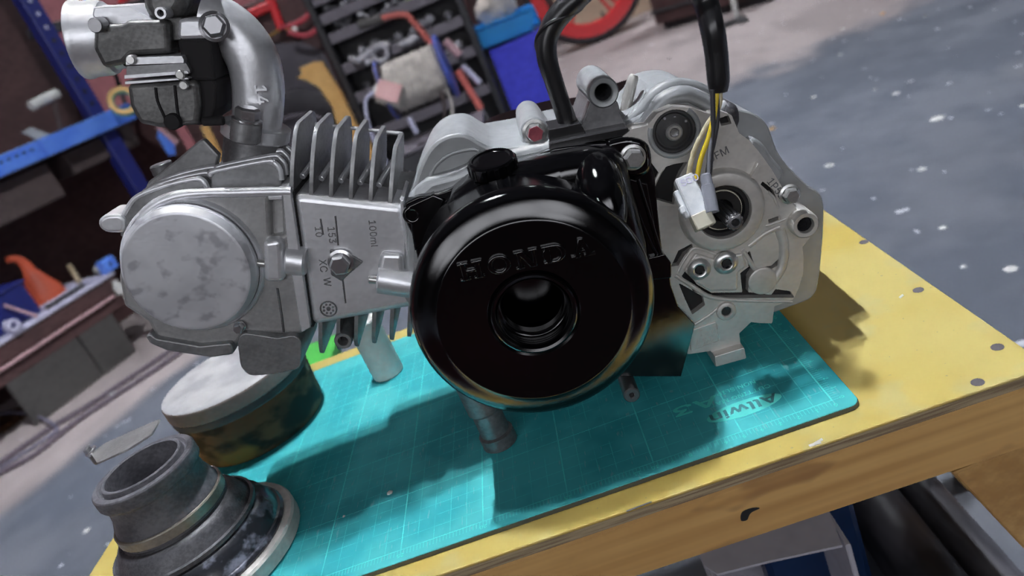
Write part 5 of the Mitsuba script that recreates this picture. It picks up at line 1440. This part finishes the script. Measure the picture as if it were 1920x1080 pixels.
add(cn + '__face', rbox(co + np.cross(cx1, cy1) * 29, (70, 56, 3), 1, cx1, cy1, np.cross(cx1, cy1)), 'm_carton_pink', 30, 'pink printed face')
add(cn + '__tab', rbox(co - cx1 * 40, (10, 30, 30), 3, cx1, cy1, np.cross(cx1, cy1)), 'm_white', 30)
wc = thing('white_rope', 'thin white rope hanging from the pink carton down to the cooling fins', 'cord')
add(wc + '__cord', tube([(-496.6,1900.0,69.7), (-526.3,1900.0,56.0), (-544.2,1900.0,11.5), (-553.0,1900.0,-42.6), (-550.6,1900.0,-102.4)] + [(-520, 1900, FLOOR + 5)], 5.5, 10, 6), 'm_lilac', 60)
g2 = thing('grey_lever', 'short pale grey lever on the dark stand beside the rope reel', 'lever')
add(g2 + '__bar', rod([(-434.9,1905.0,-33.2)][0], [(-430.9,1905.0,-84.4)][0], 8, 12), 'm_lilac', 40)
r1 = thing('bent_rod', 'bent orange pink rod lying over the top of the rope reel', 'rod')
add(r1 + '__bar', tube([(-433.9,2240.0,235.7), (-392.6,2240.0,229.6), (-358.4,2240.0,216.2), (-347.6,2240.0,191.4), (-330.1,2240.0,139.7), (-319.8,2240.0,104.2)], 10, 12, 5), 'm_salmon', 60)
add(r1 + '__grip', rod([(-511.8,2240.0,242.4)][0], [(-433.9,2240.0,235.7)][0], 15, 14), 'm_panel', 40)
r2 = thing('salmon_handle', 'straight salmon coloured handle leaning beside the blue flange', 'handle')
add(r2 + '__bar', rod([(-267.0,2120.0,13.3)][0], [(-244.0,2120.0,-122.0)][0], 11, 14), 'm_salmon', 40)
add(r2 + '__foot', rod([(-244.0,2120.0,-122.0)][0], (-190, 2120, FLOOR + 4), 6, 10), 'm_steel', 40)
r3 = thing('grey_tipped_handle', 'pinkish handle with pale grey grip above the salmon handle', 'handle')
add(r3 + '__bar', rod([(-269.5,2130.0,108.2)][0], [(-244.2,2130.0,50.9)][0], 13, 14), 'm_pink', 40)
add(r3 + '__grip', rod([(-249.2,2130.0,22.1)][0], [(-217.8,2130.0,-49.2)][0], 10, 14), 'm_lilac', 40)
add(r3 + '__joint', rod([(-244.2,2130.0,50.9)][0], [(-247.3,2130.0,18.0)][0], 9, 14), 'm_black', 40)

# blue containers
st2 = thing('black_stand', 'black box stand under the bright blue tray', 'stand')
add(st2 + '__body', rbox((-120, 2620, -182), (250, 170, 360), 6), 'm_black', 30)
add(st2 + '__rim', rbox((-120, 2620, -4), (258, 178, 10), 3), 'm_black_soft', 30)
bt = thing('blue_tray', 'bright blue plastic tray of parts on the black stand', 'tray')
fq_ = [(-227.7,77.7), (37.4,68.1), (12.4,2.1), (-236.6,7.7)]
add(bt + '__front', puff(P(fq_), 2500, 2506, 2, 1), 'm_blue_tray', 30)
zx = [p[0] for p in fq_]; zz = [p[1] for p in fq_]
add(bt + '__base', rbox(((zx[0] + zx[1]) / 2, 2600, zz[3] + 8), (zx[1] - zx[0], 190, 8), 2), 'm_blue_tray', 30)
add(bt + '__back', rbox(((zx[0] + zx[1]) / 2, 2696, (zz[0] + zz[3]) / 2), (zx[1] - zx[0], 6, zz[0] - zz[3]), 2), 'm_blue_tray', 30)
for x in (zx[0], zx[1]):
    add(bt + '__end', rbox((x, 2600, (zz[0] + zz[3]) / 2), (6, 190, zz[0] - zz[3] - 6), 2), 'm_blue_tray', 30)
add(bt + '__rim', rod((zx[0], 2498, zz[0] - 2), (zx[1], 2498, zz[0] - 4), 5, 10), 'm_blue_tray', 40)
fm = thing('foam_lump', 'lump of torn beige foam lying in the bright blue tray', 'foam')
m = trimesh.creation.icosphere(3, 1.0)
v = np.array(m.vertices)
v *= (1 + .7 * (meshkit.fbm(v * 1.7 + 3, 3, 8) - .5))[:, None]
add(fm + '__body', T3(v * (75, 55, 62) + (np.array([(-83.8,2580.0,119.5)][0]) + (0, 0, 6)), m.faces), 'm_foam', True)
for i, p in enumerate([(-224.8,2490.0,160.5), (-246.7,2490.0,127.8), (-208.9,2490.0,131.8)]):
    key = num('valve_fitting')
    add(key, cat_m(lathe([(0, 0), (14, 0), (22, 8), (22, 20), (12, 32), (0, 34)], 18, p, (.2, -.6, .6)), ring(p, (.3, -.8, .4), 22, 6, 24, 8)), 'm_bolt', 40,
        ('shiny steel knob, topmost of three beside the blue tray', 'shiny steel knob, lowest of three beside the blue tray', 'shiny steel knob, nearest of three to the blue tray')[i], 'knob')
bx_ = thing('blue_box', 'deep blue plastic box standing on the floor under the bright blue tray', 'box')
q = [(-161.1,-4.2), (32.9,6.1), (-17.9,-161.9), (-214.6,-167.2)]
add(bx_ + '__front', puff(P([q[0], q[1], (q[1][0], FLOOR), (q[0][0], FLOOR)]), 2420, 2428, 3, 1), 'm_blue_box', 30)
add(bx_ + '__side', rbox((q[0][0] + 4, 2470, (q[0][1] + FLOOR) / 2), (8, 90, q[0][1] - FLOOR), 2), 'm_blue_box', 30)
add(bx_ + '__side', rbox((q[1][0] - 4, 2470, (q[1][1] + FLOOR) / 2), (8, 90, q[1][1] - FLOOR), 2), 'm_blue_box', 30)
add(bx_ + '__back', rbox(((q[0][0] + q[1][0]) / 2, 2518, (q[0][1] + FLOOR) / 2), (q[1][0] - q[0][0], 8, q[0][1] - FLOOR), 2), 'm_blue_box', 30)
add(bx_ + '__rib', slab([X3(p, 2419) for p in [(-141.2,-32.7), (-109.9,-33.7), (-101.3,-196.8), (-133.3,-196.0)]], (0, 4, 0)), 'm_blue_box', False)

# red wheel
wh = thing('motorcycle_wheel', 'red spoked motorcycle wheel with a black tyre standing on the floor', 'wheel')
WX, WZ, WY = 432, -13, 4300
add(wh + '__tyre', lathe_y([(308, WY - 30), (322, WY - 44), (342, WY - 30), (350, WY), (342, WY + 30), (322, WY + 44), (308, WY + 30), (308, WY - 30)], WX, WZ, 96), 'm_tyre', 40, 'black tyre')
add(wh + '__rim', lathe_y([(236, WY - 20), (246, WY - 34), (300, WY - 36), (308, WY - 40), (310, WY - 30), (310, WY + 34), (246, WY + 34), (236, WY + 20), (236, WY - 20)], WX, WZ, 96), 'm_red', 40, 'red rim')
add(wh + '__hub', lathe_y([(0, WY - 60), (44, WY - 60), (52, WY - 50), (60, WY), (52, WY + 50), (0, WY + 60)], WX, WZ, 40), 'm_red', 40)
for k in range(5):
    t = math.radians(-58 + 72 * k)
    for s_ in (-.11, .11):
        add(wh + '__spoke', rod((WX + 50 * math.cos(t), WY, WZ + 50 * math.sin(t)), (WX + 240 * math.cos(t + s_), WY, WZ + 240 * math.sin(t + s_)), 11, 10), 'm_red', 40)
add(wh + '__valve', rod((WX + 240 * math.cos(-1.35), WY - 20, WZ + 240 * math.sin(-1.35)), (WX + 205 * math.cos(-1.35), WY - 20, WZ + 205 * math.sin(-1.35)), 7, 10), 'm_black', 40)
cb2 = thing('cream_board', 'cream coloured board standing on the floor behind the red wheel', 'board')
add(cb2 + '__sheet', rbox((560, 4750, FLOOR + 320), (560, 30, 640), 3), 'm_cream', 30)
mc = thing('maroon_cabinet', 'low dull maroon cabinet on the floor right of the red wheel', 'cabinet')
m0_, m1_ = [(653.2,3758.4), (1102.9,3345.9)]
dm = unit(np.array((m1_[0] - m0_[0], m1_[1] - m0_[1], 0)))
nm = np.array((-dm[1], dm[0], 0))
cm_ = np.array(((m0_[0] + m1_[0]) / 2, (m0_[1] + m1_[1]) / 2, FLOOR + 320)) + nm * 150
Lm = math.hypot(m1_[0] - m0_[0], m1_[1] - m0_[1])
add(mc + '__body', rbox(cm_ + (0, 0, 20), (Lm, 300, 600), 5, dm, nm, (0, 0, 1)), 'm_maroon', 30)
add(mc + '__plinth', rbox(cm_ + nm * 20 - (0, 0, 300), (Lm - 30, 260, 40), 3, dm, nm, (0, 0, 1)), 'm_black', 30)
add(mc + '__rail', rod(cm_ - nm * 160 - dm * Lm * .5 - (0, 0, 215), cm_ - nm * 160 + dm * Lm * .2 - (0, 0, 215), 10, 10), 'm_black', 40)
sf = thing('white_stand_foot', 'white leg with a dark splayed foot standing on the bare floor', 'stand')
o, = [(898.1,3216.6)]
add(sf + '__pole', rod((o[0], o[1], FLOOR + 14), (o[0] + 20, o[1] + 20, FLOOR + 500), 12, 14), 'm_white', 40)
add(sf + '__foot', rbox((o[0] - 30, o[1] - 20, FLOOR + 9), (120, 50, 18), 6, (1, -.2, 0), (.2, 1, 0)), 'm_black_soft', 30)
add(sf + '__foot', rbox((o[0] + 8, o[1] - 40, FLOOR + 7), (40, 110, 14), 5, (1, -.2, 0), (.2, 1, 0)), 'm_black_soft', 30)
# yellow and white scraps on the floor
for i, (x, y) in enumerate([(454.1,1595.6), (1105.9,2323.6)]):
    add('wood_chip', rbox((x, y, FLOOR + 2.5), (16, 9, 5), 1.2, (1, .4 * i, 0)), 'm_plank', 30, ('yellow wood chip on the grey floor nearest to the engine', 'yellow wood chip on the floor near the top edge of the picture')[i], 'wood chip')
for i, (x, y) in enumerate([(691.7,1261.2), (977.7,2343.3), (833.3,2043.4), (722.5,1598.7), (732.3,1511.7), (618.5,1730.4), (1125.9,2097.0), (442.9,1228.7), (541.3,1046.3), (444.3,804.9), (400.0,674.9), (438.9,628.1), (807.8,1161.0), (525.2,3005.2), (-1427.8,1524.6), (-1142.3,839.0)]):
    s = 5 + 7 * ((i * 37) % 10) / 10
    if i == 0:
        s = 16
    add(num('paint_chip'), lathe([(0, 1.6), (s * .7, 1.2), (s, 0)], 6, (x, y, FLOOR)), 'm_white' if i != 13 else 'm_maroon', False, 'largest pale paint chip on the grey floor at the right' if i == 0 else 'dark speck on the pinkish floor above the mount tube' if i == 13 else 'small pale paint chip lying on the workshop floor', 'paint chip', None if i in (0, 13) else 'paint chips on the floor')
